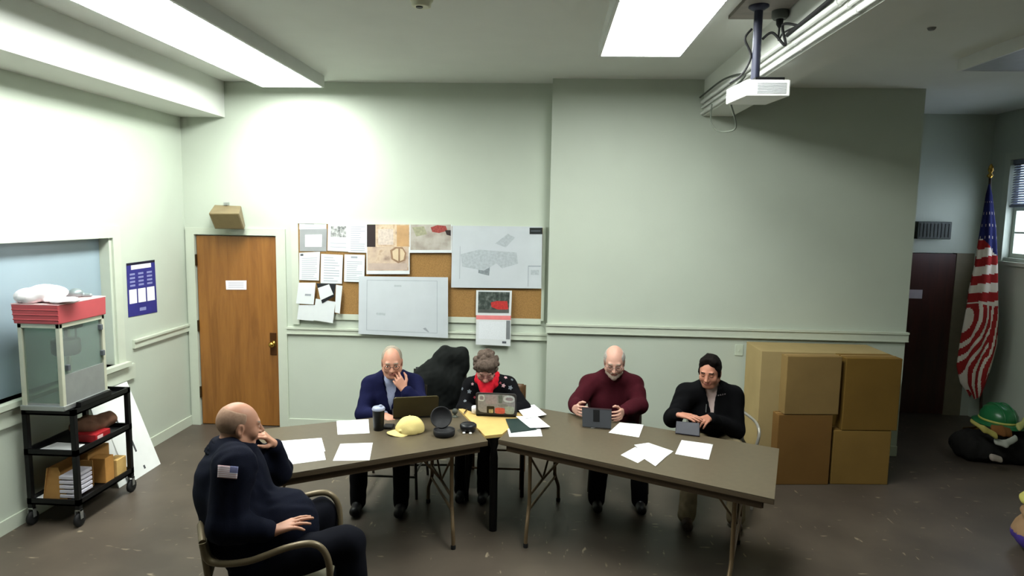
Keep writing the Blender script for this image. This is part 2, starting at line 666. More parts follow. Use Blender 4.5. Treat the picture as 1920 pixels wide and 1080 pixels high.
# rails and baseboards
def rail(name, lo, hi, horizontal_axis):
    mb = MB().box(lo, hi)
    if horizontal_axis == 'x':
        mb.box((lo[0], lo[1] - .012, hi[2] - .02), (hi[0], lo[1], hi[2]))
        mb.box((lo[0], lo[1] - .006, lo[2]), (hi[0], lo[1], lo[2] + .012))
    else:
        mb.box((hi[0], lo[1], hi[2] - .02), (hi[0] + .012, hi[1], hi[2]))
    return struct(mb, name, M_trim)
rail('trim_1', (XL, 5.80, 1.022), (XL + .022, YB, 1.10), 'y')
rail('trim_2', (DX1 + .1, YB - .028, 1.022), (XC, YB, 1.095), 'x')
rail('trim_3', (XC - .012, YR - .028, 1.146), (XR + .014, YR, 1.24), 'x')
struct(MB().box((XL, Y0, 0), (XL + .015, YB, .1)), 'baseboard_left', M_trim)
struct(MB().box((DX1 + .1, YB - .015, 0), (XC, YB, .1)), 'baseboard_back', M_trim)
struct(MB().box((XC, YR - .015, 0), (XR, YR, .1)), 'baseboard_back_right', M_trim)

# alcove: far wall with dark door, window wall
FD0, FD1 = aty(1640, 473, YF)[0], aty(1828, 473, YF)[0]
FDZ = aty(1760, 474, YF)[2]
FDM = aty(1795, 474, YF)[0]
mb = MB().box((XR - 1.0, YF, 0), (FD0, YF + .2, HR)).box((FD1, YF, 0), (XW + .2, YF + .2, HR)).box((FD0, YF, FDZ), (FD1, YF + .2, HR)).box((FD0, YF + .08, 0), (FD1, YF + .2, FDZ))
struct(mb, 'wall_far', M_wall)
struct(MB().box((XC, YB + .2, 0), (XR - .9, YF + .2, HC)), 'wall_alcove_side', M_wall)
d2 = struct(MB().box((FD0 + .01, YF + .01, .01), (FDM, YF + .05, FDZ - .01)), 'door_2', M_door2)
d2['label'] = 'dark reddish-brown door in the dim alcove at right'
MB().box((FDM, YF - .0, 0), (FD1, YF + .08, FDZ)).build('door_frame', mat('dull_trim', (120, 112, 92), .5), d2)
a, b = aty(1704, 543, YF), aty(1729, 560, YF)
MB().box((a[0], YF + .004, b[2]), (b[0], YF + .01, a[2])).build('door_plate', mat('plate_grey', (190, 180, 184), .4), d2)
# window wall
RY1 = YF - .28
wz0, wz1 = atx(1885, 483, XW)[2], atx(1885, 283, XW)[2]
wy1 = atx(1889, 400, XW)[1]
wy0 = wy1 - 1.15
wz1 = min(wz1, 3.0)
mb = MB().box((XW, Y0, 0), (XW + .2, wy0, HR)).box((XW, wy1, 0), (XW + .2, YF + .2, HR)).box((XW, wy0, 0), (XW + .2, wy1, wz0)).box((XW, wy0, wz1), (XW + .2, wy1, HR))
struct(mb, 'wall_right', M_wall)
w2 = struct(MB().box((XW + .09, wy0, wz0), (XW + .094, wy1, wz1)), 'window_2', glass('window_glass', (250, 252, 255), .93))
w2['label'] = 'daylight window with lowered blind beside the flag'
mb = MB()
mb.box((XW - .02, wy1, wz0 - .04), (XW, wy1 + .09, wz1 + .08)).box((XW - .02, wy0 - .09, wz0 - .04), (XW, wy0, wz1 + .08)).box((XW - .02, wy0, wz1), (XW, wy1, wz1 + .08))
zm = (wz0 + wz1) / 2
ym = (wy0 + wy1) / 2
for z in (wz0, zm - .02, wz1 - .05):
    mb.box((XW + .06, wy0, z), (XW + .085, wy1, z + .05))
for y in (wy0, wy1 - .05):
    mb.box((XW + .061, y, wz0), (XW + .086, y + .05, wz1))
for y in (wy0 + .38, wy0 + .76):
    mb.box((XW + .066, y, wz0 + .05), (XW + .08, y + .02, wz1 - .05))
mb.box((XW + .066, wy0 + .05, (wz0 + zm) / 2), (XW + .08, wy1 - .05, (wz0 + zm) / 2 + .02))
mb.build('window_frame', M_trim, w2)
MB().box((XW - .05, wy0 - .1, wz0 - .08), (XW + .06, wy1 + .1, wz0 - .04)).build('window_sill', M_trim, w2)
struct(MB().box((XL - .2, Y0 - .2, 0), (XW + .2, Y0, HC)), 'wall_front', mat('wall_front_paint', (60, 56, 48), .7))
# blind
bz = atx(1889, 388, XW)[2]
t = thing('window_blind', 'grey slatted blind half lowered over the daylight window', 'blind', (XW + .03, ym, bz))
M_blind = mat('blind_grey', (128, 134, 150), .5)
mb = MB()
z = bz + .03
while z < wz1 - .05:
    mb.hexa([(XW + .015, wy0 + .01, z - .008), (XW + .02, wy0 + .01, z - .012), (XW + .02, wy1 - .01, z - .012), (XW + .015, wy1 - .01, z - .008),
             (XW + .043, wy0 + .01, z + .012), (XW + .048, wy0 + .01, z + .008), (XW + .048, wy1 - .01, z + .008), (XW + .043, wy1 - .01, z + .012)])
    z += .027
mb.build('slats', M_blind, t)
MB().box((XW + .012, wy0 + .005, bz - .005), (XW + .05, wy1 - .005, bz + .018)).build('bottom_rail', M_blind, t)
MB().box((XW + .008, wy0 + .005, wz1 - .05), (XW + .055, wy1 - .005, wz1 - .002)).build('head_rail', M_blind, t)

# ---------------------------------------------------------------- ceiling lights
M_tube = mat('lit_diffuser', (255, 255, 255), .5, var=0, emit=(250, 255, 250), estr=LIGHT)
M_off = mat('unlit_diffuser', (150, 154, 160), .4)
M_house = mat('light_housing', (205, 207, 204), .5, var=.02)

def ceiling_light(x0, x1, yend, segs, z, top, label, dm, L=1.27):
    t = thing('ceiling_light', label, 'ceiling light', ((x0 + x1) / 2, yend - segs * L / 2, z))
    y0 = yend - segs * L
    e = .022
    mb = MB()
    mb.box((x0 - e, y0 - e, z), (x0, yend + e, top)).box((x1, y0 - e, z), (x1 + e, yend + e, top))
    mb.box((x0, yend, z), (x1, yend + e, top)).box((x0, y0 - e, z), (x1, y0, top)).box((x0, y0, top - .01), (x1, yend, top))
    mb.build('housing', M_house, t)
    for i in range(segs):
        MB().box((x0, yend - (i + 1) * L + .006, z + .002), (x1, yend - i * L - .006, z + .012)).build('diffuser', dm, t)
        if i:
            MB().box((x0, yend - i * L - .006, z - .002), (x1, yend - i * L + .006, z + .012)).build('crossbar', M_house, t)
    return t
ceiling_light(-2.784, -2.203, 6.44, 3, 3.50, HC, 'long lit fluorescent ceiling light beside the left beam', M_tube)
ceiling_light(.378, .96, 5.14, 2, 3.50, HC, 'lit fluorescent ceiling light left of the projector', M_tube)
q = atz(1803, 133, 3.45)
ceiling_light(q[0], q[0] + .58, q[1], 3, 3.45, HR, 'unlit ceiling light in the dim right bay', M_off)

# smoke detector
q = atz(790, 4, HC - .03)
t = thing('smoke_detector', 'round cream smoke detector on the ceiling between the two lit lights', 'smoke detector', (q[0], q[1], HC - .06))
MB().lathe([(.045, -.06), (.058, -.055), (.062, -.03), (.07, -.022), (.075, 0)], 28, (q[0], q[1], HC)).build('base', mat('detector_cream', (205, 205, 180), .5), t)
MB().lathe([(.02, -.066), (.022, -.06)], 16, (q[0] - .01, q[1] - .01, HC)).build('sensor_cap', M_black, t)
q = atz(1747, 52, HR)
t = MB().lathe([(.016, -.016), (.022, -.01), (.026, 0)], 18, (q[0], q[1], HR)).build('sprinkler_cover', mat('cover_grey', (120, 122, 120), .6))
tag(t, 'small grey round cover on the dim ceiling right of the conduits', 'ceiling cover')

# ---------------------------------------------------------------- projector corner
q = atz(1415, 29, HC)
px1 = BX0 - .01
t = MB().box((1.14, q[1] - .75, HC - .025), (px1, q[1], HC), bev=.003).build('mounting_board', wood('board_brown', (120, 112, 104), (100, 92, 86), (2, 14, 14), .6))
tag(t, 'flat brown mounting board on the ceiling above the projector pole', 'board')
PY = 4.12
pa, pb = aty(1400, 147, PY), aty(1483, 153, PY)
pz0 = aty(1440, 180, PY)[2]
pz1 = aty(1440, 149, PY)[2]
pc = atz(1361, 196, pz0)
dep = .32
t = thing('projector', 'white ceiling projector hanging on a dark pole', 'projector', ((pa[0] + pb[0]) / 2, PY + dep / 2, pz0))
sk = (pc[0] - pa[0]) * dep / max(.05, (pc[1] - PY))
sk = max(-.06, min(.0, sk))
mb = MB().hexa([(pa[0], PY, pz0), (pb[0], PY, pz0), (pb[0] + sk, PY + dep, pz0), (pa[0] + sk, PY + dep, pz0),
                (pa[0], PY, pz1), (pb[0], PY, pz1), (pb[0] + sk, PY + dep, pz1), (pa[0] + sk, PY + dep, pz1)])
mb.build('body', M_white, t, bevel=.008)
mb = MB()
gw = pb[0] - pa[0]
gx0, gx1 = pa[0] + gw * .25, pb[0] - gw * .1
for i in range(7):
    z = pz0 + .02 + (pz1 - pz0 - .04) * i / 6
    mb.box((gx0, PY - .004, z - .003), (gx1, PY + .001, z + .003))
mb.build('vent_grille', mat('grille_grey', (180, 182, 184), .5), t)
mb = MB().lathe([(.035, 0), (.035, .02), (.028, .022), (.026, .004)], 20, (pa[0] + .09 + sk, PY + dep, (pz0 + pz1) / 2), ax=np.array([[1, 0, 0], [0, 0, 1], [0, 1, 0]]))
mb.build('lens', M_black, t)
pole = aty(1420, 100, PY + .08)
mb = MB().box((pole[0] - .02, PY + .02, pz1), (pb[0] - .03, PY + .2, pz1 + .018))
mb.build('mount_plate', M_black, t)
mb = MB().tube([(pole[0], PY + .1, pz1 + .01), (pole[0], PY + .1, HC - .03)], .026, 16)
mb.lathe([(.03, 0), (.06, .02), (.06, .03)], 20, (pole[0], PY + .1, HC - .055))
mb.build('pole', mat('pole_slate', (42, 44, 60), .4, .2), t)
# outlet with plug
q = atz(1463, 22, HC - .03)
t = thing('ceiling_outlet', 'round dark outlet on the mounting board with a plug hanging from it', 'outlet', (q[0], q[1], HC - .11))
MB().lathe([(.04, -.075), (.05, -.06), (.05, -.025)], 20, (q[0], q[1], HC)).build('outlet_box', mat('outlet_grey', (82, 86, 80), .6), t)
MB().lathe([(.008, -.125), (.02, -.105), (.022, -.075)], 14, (q[0], q[1], HC)).build('plug', M_rubber, t)
# conduits on the beam face
xcnd = BX0 - .02
M_cond = mat('conduit_white', (206, 208, 204), .35, var=.02)
for i, (cz, r_, lab) in enumerate(((BZR + .02, .0135, 'lowest'), (BZR + .075, .0105, 'middle'), (BZR + .125, .0165, 'uppermost'))):
    t = thing('conduit', 'white conduit pipe along the right beam, %s of the three' % lab, 'conduit', (xcnd, 3.3, cz), group='conduit pipes on the right beam')
    MB().tube([(xcnd, .2, cz), (xcnd, YR - .03, cz)], r_, 12).build('pipe', M_cond, t)
    for y in (2.6, 3.3, 4.0, 5.2):
        MB().tube([(xcnd, y + .11 * i, cz), (xcnd, y + .03 + .11 * i, cz)], r_ + .004, 12).build('coupling', M_cond, t)
def cable(name, pts, r, label, m=None):
    o = MB().tube(smooth_path(pts, 8), r, 8).build(name, m or M_rubber)
    return tag(o, label, 'cable')
zt = BZR + .17
o = cable('cable_bundle', [(xcnd, .3, zt + .03), (xcnd - .01, 1.6, zt + .02), (xcnd - .005, 2.6, zt + .05), (xcnd, 3.4, zt + .01), (xcnd - .01, 3.85, zt - .015), (xcnd - .02, 4.2, zt - .03)], .013, 'black cable bundle lying along the top of the conduits')
o = cable('cable', [(q[0], q[1], HC - .12), (q[0], q[1], HC - .2), (q[0] + .01, q[1] - .05, zt + .0), (xcnd - .02, q[1] - .3, zt - .025)], .006, 'thin black cord hanging from the ceiling outlet to the conduits')
P_ = V(pole[0], PY + .1, 0)
o = cable('cable', [V(P_[0] + .03, P_[1], HC - .22), V(P_[0] + .08, P_[1] - .03, HC - .19), V(P_[0] + .15, P_[1] - .06, HC - .27), V(xcnd - .06, P_[1] - .05, zt + .02), V(xcnd - .02, P_[1] - .2, zt - .025)], .008, 'thick black cable bridging from the projector pole to the conduits')
o = cable('cable', [V(P_[0] - .035, P_[1], HC - .16), V(P_[0] - .075, P_[1] - .01, HC - .22), V(P_[0] - .035, P_[1], HC - .30), V(P_[0] - .04, P_[1], pz1 + .12), V(P_[0] - .075, P_[1] + .03, pz1 + .05), V(P_[0] - .13, P_[1] + .08, pz1 + .012)], .007, 'black cable looping down the left of the projector pole')
lo = [aty(1332, 208, 5.9), aty(1333, 225, 5.85), aty(1342, 243, 5.7), aty(1360, 247, 5.4), aty(1380, 238, 5.0), aty(1397, 222, 4.5)]
lo[-1] = V(pa[0] + .0, PY + .34, pz0 + .02)
lo[0] = V(xcnd - .035, 5.95, BZR + .02)
cable('cable', lo, .006, 'pale grey cable sagging behind the projector', mat('cable_grey', (110, 116, 106), .6))
cable('cable', [V(xcnd - .02, YR - .02, BZR + .17), V(xcnd - .03, 5.6, BZR + .16), V(xcnd - .06, 4.9, BZR + .05), V(pa[0] - .02, PY + .36, pz1 - .02)], .008, 'dark cable running from the wall to the back of the projector', mat('cable_dark', (60, 64, 58), .6))
# ---------------------------------------------------------------- speaker above the door
t = thing('wall_speaker', 'tan wedge speaker box tilted above the brown door', 'speaker', aty(425, 410, YB - .15))
yf = YB - .26
f_ = [aty(403, 429, yf + .05), aty(458, 430, yf + .05), aty(448, 400, yf - .03), aty(391, 400, yf - .03)]
b_ = [aty(410, 424, YB - .02), aty(460, 424, YB - .02), aty(452, 386, YB - .02), aty(402, 384, YB - .02)]
MB().hexa([f_[0], f_[1], b_[1], b_[0], f_[3], f_[2], b_[2], b_[3]]).build('cabinet', wood('speaker_tan', (128, 113, 82), (114, 99, 70), (4, 4, 9), .6), t, bevel=.006)
c = [f_[i] * .9 + sum(f_) / 4 * .1 for i in range(4)]
n = unit(np.cross(f_[1] - f_[0], f_[3] - f_[0]))
n = n if n[1] < 0 else -n
MB().sheet([p + n * .004 for p in c], .006, n).build('grille_cloth', mat('speaker_cloth', (110, 97, 68), .9, bump=.3, bscale=300), t)
q = aty(425, 383, YB - .02)
MB().box((q[0] - .02, YB - .05, q[2] - .01), (q[0] + .02, YB, q[2] + .02)).build('bracket', M_steel, t)

t = thing('wall_speaker', 'dark grey speaker box on the alcove wall above the dark door', 'speaker', aty(1752, 432, YF - .06))
a, b = aty(1722, 415, YF - .12), aty(1783, 449, YF - .12)
MB().box((a[0], YF - .12, b[2]), (b[0], YF, a[2]), bev=.008).build('cabinet', mat('speaker_dark', (72, 78, 74), .6), t)
mb = MB()
for i in range(9):
    x = a[0] + .03 + (b[0] - a[0] - .06) * i / 8
    mb.box((x - .006, YF - .126, b[2] + .025), (x + .006, YF - .118, a[2] - .025))
mb.build('grille', mat('speaker_grille', (54, 58, 56), .6), t)

# card on the door, switch plate
def wall_rect(px0, py0, px1, py1, y, t=.002):
    """a flat sheet on a back wall between two picture corners"""
    a, b = aty(px0, py0, y), aty(px1, py1, y)
    return (a[0], y, b[2]), (b[0], y + t, a[2])

def wall_quad(mb, pts, y, t=.0016, m=0):
    return mb.sheet([aty(px, py, y) for px, py in pts], t, (0, -1, 0), m)

t = thing('door_card', 'white notice card taped on the brown door', 'sign', aty(443, 535, YB))
wall_quad(MB(), [(423, 526), (462, 526), (462, 543), (424, 543)], YB + .004).build('card', M_paper, t)
mb = MB()
for i in range(3):
    wall_quad(mb, [(428, 530 + i * 4), (457, 530 + i * 4), (457, 531 + i * 4), (428, 531 + i * 4)], YB + .0035, .0004)
mb.build('print', M_print, t)

t = thing('light_switch', 'small pale wall plate on the lower right wall above the dark-haired man', 'switch', aty(1386, 657, YR))
lo, hi = wall_rect(1379, 646, 1393, 667, YR - .008, .008)
MB().box(lo, hi, bev=.002).build('plate', mat('plate_pale', (190, 200, 182), .4), t)
m_ = [(a + b) / 2 for a, b in zip(lo, hi)]
MB().box((m_[0] - .006, YR - .016, m_[2] - .012), (m_[0] + .006, YR - .008, m_[2] + .012)).build('toggle', M_trim, t)

# ---------------------------------------------------------------- bulletin board
M_pin = mat('pinned_paper', (206, 210, 211), .7, var=.02, scale=20)
M_cork = mat('cork', (150, 115, 70), .9, var=.18, scale=90, bump=.3, bscale=250)
t = thing('bulletin_board', 'long cork bulletin board with white frame, covered in papers', 'bulletin board', aty(785, 590, YB))
yb = YB - .02
lo, hi = wall_rect(559, 419, 1014, 598, yb, .02)
MB().box(lo, hi).build('cork_panel', M_cork, t)
x0, x1, z0, z1 = lo[0], hi[0], lo[2], hi[2]
MB().box((x0 - .075, yb - .008, z0 - .12), (x0, YB, z1 + .012)).box((x1, yb - .008, z0 - .02), (x1 + .03, YB, z1 + .012)).box((x0, yb - .008, z1), (x1, YB, z1 + .012)).box((x0, yb - .004, z0 - .06), (x1, YB, z0)).build('frame', M_trim, t)

PZ = [0]
def pinned(name, label, pts, cat='paper', m=None, lines=None, extra=(), group='papers pinned on the bulletin board', t_=.0014):
    """pts: picture corners TL, TR, BR, BL; lines: (rows, margin) of grey print; extra: (name, pts in 0..1, material)"""
    PZ[0] += 1
    y = yb - .0022 * PZ[0] - .002
    t = thing(name, label, cat, aty(sum(p[0] for p in pts) / len(pts), max(p[1] for p in pts), y), group=group)
    mb = MB()
    wall_quad(mb, pts, y, t_)
    mb.build('sheet', m or M_pin, t)
    TL, TR, BR, BL = [aty(px, py, y - .0005) for px, py in (pts if len(pts) == 4 else pts[:4])]
    def uv(u, v):
        return (TL * (1 - u) + TR * u) * (1 - v) + (BL * (1 - u) + BR * u) * v
    if lines:
        rows, m0, v0, v1 = lines
        mb = MB()
        rnd = random.Random(PZ[0])
        for i in range(rows):
            v = v0 + (v1 - v0) * i / max(1, rows - 1)
            h = (v1 - v0) / rows * .33
            e = 1 - m0 - (rnd.random() * .3 if rnd.random() < .4 else 0)
            mb.sheet([uv(m0, v), uv(e, v), uv(e, v + h), uv(m0, v + h)], .0003, (0, -1, 0))
        mb.build('print', mat('faint_print', (158, 164, 172), .7, var=.05), t)
    for nm, q, mm in extra:
        o = MB().sheet([uv(*c) - V(0, .0003, 0) * (1 + .5 * extra.index((nm, q, mm))) for c in q], .0003, (0, -1, 0)).build(nm, mm, t)
    PZ[0] += .4
    return t

def R4(a, b, c, d):
    return [(a, b), (c, b), (c, d), (a, d)]

def scene_print(name, cols, scale=7, detail=5):
    """blotchy printed photograph"""
    m = bpy.data.materials.new(name)
    m.use_nodes = True
    nt = m.node_tree
    b = nt.nodes['Principled BSDF']
    b.inputs['Roughness'].default_value = .5
    tc = nt.nodes.new('ShaderNodeTexCoord')
    n = nt.nodes.new('ShaderNodeTexNoise')
    n.inputs['Scale'].default_value = scale
    n.inputs['Detail'].default_value = detail
    nt.links.new(tc.outputs['Object'], n.inputs['Vector'])
    r = nt.nodes.new('ShaderNodeValToRGB')
    e = r.color_ramp.elements
    while len(e) < len(cols):
        e.new(.5)
    for i, c in enumerate(cols):
        e[i].position = .3 + .4 * i / (len(cols) - 1)
        e[i].color = lin(c) + (1,)
    nt.links.new(n.outputs['Fac'], r.inputs['Fac'])
    nt.links.new(r.outputs['Color'], b.inputs['Base Color'])
    return m

M_grey = mat('certificate_grey', (144, 147, 148), .6)
pinned('notice', 'narrow white header strip at the board\'s top left corner', [(561, 416), (612, 416), (612, 430), (561, 430)], 'notice', lines=(2, .2, .25, .7))
pinned('certificate', 'grey bordered certificate below the header strip at top left of the board', [(562, 430), (613, 429), (612, 471), (562, 471)], 'certificate', M_grey,
       extra=(('inner_sheet', R4(.2, .25, .82, .8), M_paper),))
pinned('flyer', 'white flyer with a grey building picture, on the board beside the certificate', [(615, 420), (655, 420), (654, 472), (614, 470)], 'flyer', lines=(2, .12, .7, .84),
       extra=(('picture', R4(.14, .08, .86, .48), scene_print('bw_photo', [(60, 64, 66), (150, 152, 150), (220, 222, 220)], 30)),))
pinned('letter', 'white letter between the building flyer and the warm interior posters', [(653, 420), (689, 419), (688, 474), (653, 473)], 'letter', lines=(12, .12, .1, .92))
pinned('letter', 'white letter with small dark logo, below the grey certificate', [(561, 474), (600, 472), (598, 526), (561, 525)], 'letter', lines=(11, .12, .2, .92),
       extra=(('logo', R4(.06, .04, .2, .12), M_printd),))
pinned('letter', 'plain white letter, middle of the second row of papers', [(602, 476), (643, 478), (641, 532), (601, 531)], 'letter', lines=(10, .14, .1, .9))
pinned('letter', 'white letter with dark heading, left of the two stacked interior pictures', [(646, 477), (684, 478), (683, 529), (645, 528)], 'letter', lines=(10, .12, .25, .9),
       extra=(('heading', R4(.32, .06, .64, .13), M_print),))
pinned('poster', 'upper interior picture poster with dark curtain at its left', R4(688, 421, 768, 463), 'poster',
       scene_print('warm_room', [(104, 84, 70), (184, 160, 136), (204, 184, 156), (160, 124, 92)], 11),
       extra=(('dark_band', R4(0, 0, .2, 1), mat('poster_dark', (44, 34, 34), .5)), ('wood_panel', R4(.7, .04, .98, .98), mat('poster_wood', (182, 146, 104), .5, var=.12)), ('pale_middle', R4(.26, .2, .62, .9), mat('poster_pale', (196, 182, 170), .5, var=.2, scale=40))))
PZ[0] -= .3
t = pinned('poster', 'lower interior picture poster with white bottom edge and round arch', R4(687, 463, 768, 514), 'poster', M_pin,
       extra=(('picture', R4(.02, 0, .98, .87), scene_print('warm_room_low', [(116, 98, 86), (176, 154, 136), (192, 172, 150), (146, 116, 90)], 9)),
              ('floor_band', R4(.05, .6, .95, .85), mat('poster_floor', (176, 158, 146), .5, var=.1)),
              ('window_shape', [(.55, .12), (.68, .0), (.84, .02), (.93, .22), (.9, .5), (.74, .6), (.58, .45)], mat('poster_arch', (140, 112, 88), .5, var=.15)),
              ('window_light', [(.6, .16), (.69, .06), (.74, .06), (.74, .52), (.62, .42)], mat('poster_light', (198, 178, 148), .5)),
              ('window_light', [(.78, .06), (.84, .08), (.89, .24), (.86, .46), (.78, .52)], mat('poster_light', (198, 178, 148), .5))))
pinned('poster', 'garage floor photo print with red blur, top middle of the board', R4(768, 421, 847, 474), 'poster', M_pin,
       extra=(('picture', R4(.02, 0, .98, .9), scene_print('garage_photo', [(140, 130, 118), (168, 162, 152), (182, 177, 169)], 8)),
              ('red_shape', [(.5, .1), (.66, .02), (.86, .05), (.9, .22), (.7, .3), (.54, .26)], mat('photo_red', (146, 66, 60), .5, var=.3, scale=60)),
              ('green_shape', [(.06, .1), (.34, .06), (.42, .34), (.16, .42)], mat('photo_olive', (150, 150, 124), .5, var=.2, scale=40)),
              ('dark_shape', [(.84, .2), (.98, .2), (.98, .4), (.88, .36)], mat('poster_dark', (44, 34, 34), .5))))
M_plan = mat('plan_paper', (186, 192, 196), .6, var=.03, scale=6)
M_line = mat('plan_line', (140, 148, 154), .7)
def ring(mb, uvq, w):
    a, b, c, d = uvq
    return [R4(a, b, c, b + w), R4(a, d - w, c, d), R4(a, b, a + w * .7, d), R4(c - w * .7, b, c, d)]
pinned('plan', 'large pale site plan with a grey block, right part of the board', [(848, 423), (1017, 425), (1015, 541), (846, 539)], 'plan', M_plan,
       extra=tuple(('border', q, M_line) for q in (R4(.09, .33, .094, .86),)) + (
           ('grey_block', [(.3, .5), (.36, .46), (.36, .5), (.5, .45), (.52, .58), (.43, .62), (.42, .8), (.3, .76)], mat('plan_grey', (126, 134, 138), .7, var=.2, scale=50)),
           ('shaded_site', [(.1, .46), (.3, .38), (.72, .42), (.74, .6), (.56, .68), (.5, .6), (.36, .72), (.12, .66)], mat('plan_shade', (168, 175, 179), .7, var=.12, scale=40)),
           ('shaded_site', [(.48, .28), (.62, .12), (.7, .18), (.6, .34)], mat('plan_shade', (168, 175, 179), .7, var=.12, scale=40)),
           ('title_block', R4(.85, .63, .99, .645), M_line), ('title_block', R4(.85, .63, .855, .97), M_line), ('title_block', R4(.88, .7, .97, .78), mat('plan_shade', (168, 175, 179), .7))))
pinned('label_strip', 'small black label at the upper right corner of the site plan', R4(993, 427, 1017, 439), 'label', mat('label_black', (30, 34, 34), .5),
       extra=(('print', R4(.1, .42, .85, .6), M_printd),))
pinned('plan', 'large nearly blank pale plan sheet, lower middle of the board', [(673, 518), (840, 520), (840, 634), (672, 626)], 'plan', M_plan,
       extra=tuple(('border', q, M_line) for q in ring(None, (.09, .06, .88, .93), .006)) + (
           ('sketch', R4(.4, .14, .48, .17), mat('plan_shade', (168, 175, 179), .7)), ('sketch', [(.72, .86), (.75, .84), (.79, .91), (.78, .92)], M_print), ('sketch', R4(.2, .62, .3, .66), mat('plan_shade', (168, 175, 179), .7))))
pinned('calendar_photo', 'calendar picture of a red fire engine on a dark background', [(893, 544), (960, 545), (958, 592), (892, 591)], 'calendar', M_pin,
       extra=(('picture', R4(.06, .06, .94, .9), scene_print('dark_truck_photo', [(28, 32, 34), (60, 70, 64), (110, 116, 112)], 22)),
              ('red_engine', [(.42, .48), (.58, .42), (.88, .42), (.92, .74), (.7, .8), (.44, .66)], mat('engine_red', (176, 52, 50), .5, var=.25, scale=70)),
              ('road', R4(.06, .76, .94, .9), mat('road_grey', (84, 88, 84), .5, var=.2))))
pinned('calendar_page', 'calendar month page with red top band hanging below the fire engine picture', [(893, 591), (958, 592), (957, 649), (892, 646)], 'calendar', M_pin,
       extra=(('red_band', R4(0, 0, 1, .14), mat('calendar_red', (224, 128, 128), .6)), ('month_grid', R4(.08, .2, .86, .8), mat('grid_grey', (214, 218, 222), .7, var=.08, scale=120)),
              ('shade_strip', R4(.87, .16, .98, .78), mat('strip_grey', (120, 124, 126), .7)), ('logo', R4(.76, .85, .88, .92), M_printd)))
pinned('leaflet', 'curling white sheet at the lower left corner of the board', [(560, 572), (593, 572), (588, 602), (557, 599)], 'leaflet')
pinned('leaflet', 'white sheet curling below the black page, bottom of the board', [(592, 560), (629, 566), (624, 606), (587, 600)], 'leaflet')
pinned('folded_notice', 'folded white notice with grey stamp, below the logo letter', [(560, 530), (592, 530), (588, 571), (555, 569)], 'notice', extra=(('stamp', R4(.45, .52, .8, .62), M_print),))
pinned('black_page', 'black page behind a small tilted white sheet', [(593, 531), (630, 532), (626, 556), (604, 569)], 'page', mat('page_black', (28, 30, 34), .6))
pinned('narrow_sheet', 'narrow white sheet hanging right of the black page', [(630, 534), (642, 536), (637, 588), (628, 586)], 'paper')
pinned('note', 'small tilted white sheet over the black page', [(596, 540), (617, 533), (625, 552), (601, 563)], 'note')

# poster on the left wall
def left_quad(mb, pts, dx=0.0, t=.0015, m=0):
    return mb.sheet([atx(px, py, XL + .004 + dx) for px, py in pts], t, (1, 0, 0), m)
t = thing('safety_poster', 'dark blue poster with white panels on the left wall', 'poster', atx(266, 594, XL))
pp = [(237, 494), (290, 487), (295, 585), (241, 595)]
left_quad(MB(), pp).build('sheet', mat('poster_blue', (44, 46, 120), .45, var=.08), t)
def bl(u, v):
    a = np.array(pp, float)
    return tuple((a[0] * (1 - u) + a[1] * u) * (1 - v) + (a[3] * (1 - u) + a[2] * u) * v)
def pq(a, b, c, d):
    return [bl(a, b), bl(c, b), bl(c, d), bl(a, d)]
left_quad(MB(), pq(.16, .05, .86, .13), .001, .0006).build('title_panel', M_paper, t)
for i in range(3):
    left_quad(MB(), pq(.06 + i * .31, .5, .32 + i * .31, .76), .001, .0006).build('white_panel', M_paper, t)
left_quad(MB(), pq(.0, .0, 1, .045), .001, .0006).build('dark_band', mat('poster_navy', (18, 20, 40), .5), t)
M_lil = mat('poster_lilac', (130, 134, 180), .5)
for i in range(3):
    for j in range(4):
        left_quad(MB(), pq(.1 + i * .3, .2 + j * .07, .28 + i * .3, .235 + j * .07), .001, .0006).build('text_block', M_lil, t)
left_quad(MB(), pq(.4, .86, .62, .92), .001, .0006).build('logo', M_lil, t)

# ---------------------------------------------------------------- equipment cart
P2, P3, P1 = atz(158, 985, .0), atz(262, 930, .0), atz(78, 972, .0)
cx0, cx1 = XL + .07, -3.33
cy0, cy1 = 4.40, 5.04
CZ = .875
cart = thing('utility_cart', 'black three-shelf utility cart against the left wall, under the popcorn machine', 'cart', ((cx0 + cx1) / 2, (cy0 + cy1) / 2, 0))
for z, nm in ((.16, 'shelf'), (.53, 'shelf'), (CZ - .045, 'shelf')):
    mb = MB().box((cx0, cy0, z), (cx1, cy1, z + .012))
    mb.box((cx0, cy0, z - .0), (cx1, cy0 + .012, z + .045)).box((cx0, cy1 - .012, z), (cx1, cy1, z + .045)).box((cx0, cy0, z), (cx0 + .012, cy1, z + .045)).box((cx1 - .012, cy0, z), (cx1, cy1, z + .045))
    mb.build(nm, M_black, cart)
for x in (cx0, cx1 - .035):
    for y in (cy0, cy1 - .035):
        sx = 1 if x > cx0 else 0
        mb = MB().box((x, y, .13), (x + .035, y + .035, CZ), bev=.003)
        mb.build('post', M_black, cart)
        c = MB().lathe([(.028, -.012), (.05, -.011), (.052, 0), (.05, .011), (.028, .012)], 20, (x + .018, y + .018, .052), ax=np.array([[0, 0, 1], [1, 0, 0], [0, 1, 0]])).build('caster', M_rubber, cart)
        MB().box((x - .004, y + .004, .06), (x + .0, y + .032, .13)).box((x + .036, y + .004, .06), (x + .04, y + .032, .13)).box((x - .004, y + .004, .12), (x + .04, y + .032, .13)).build('fork', M_steel, c)

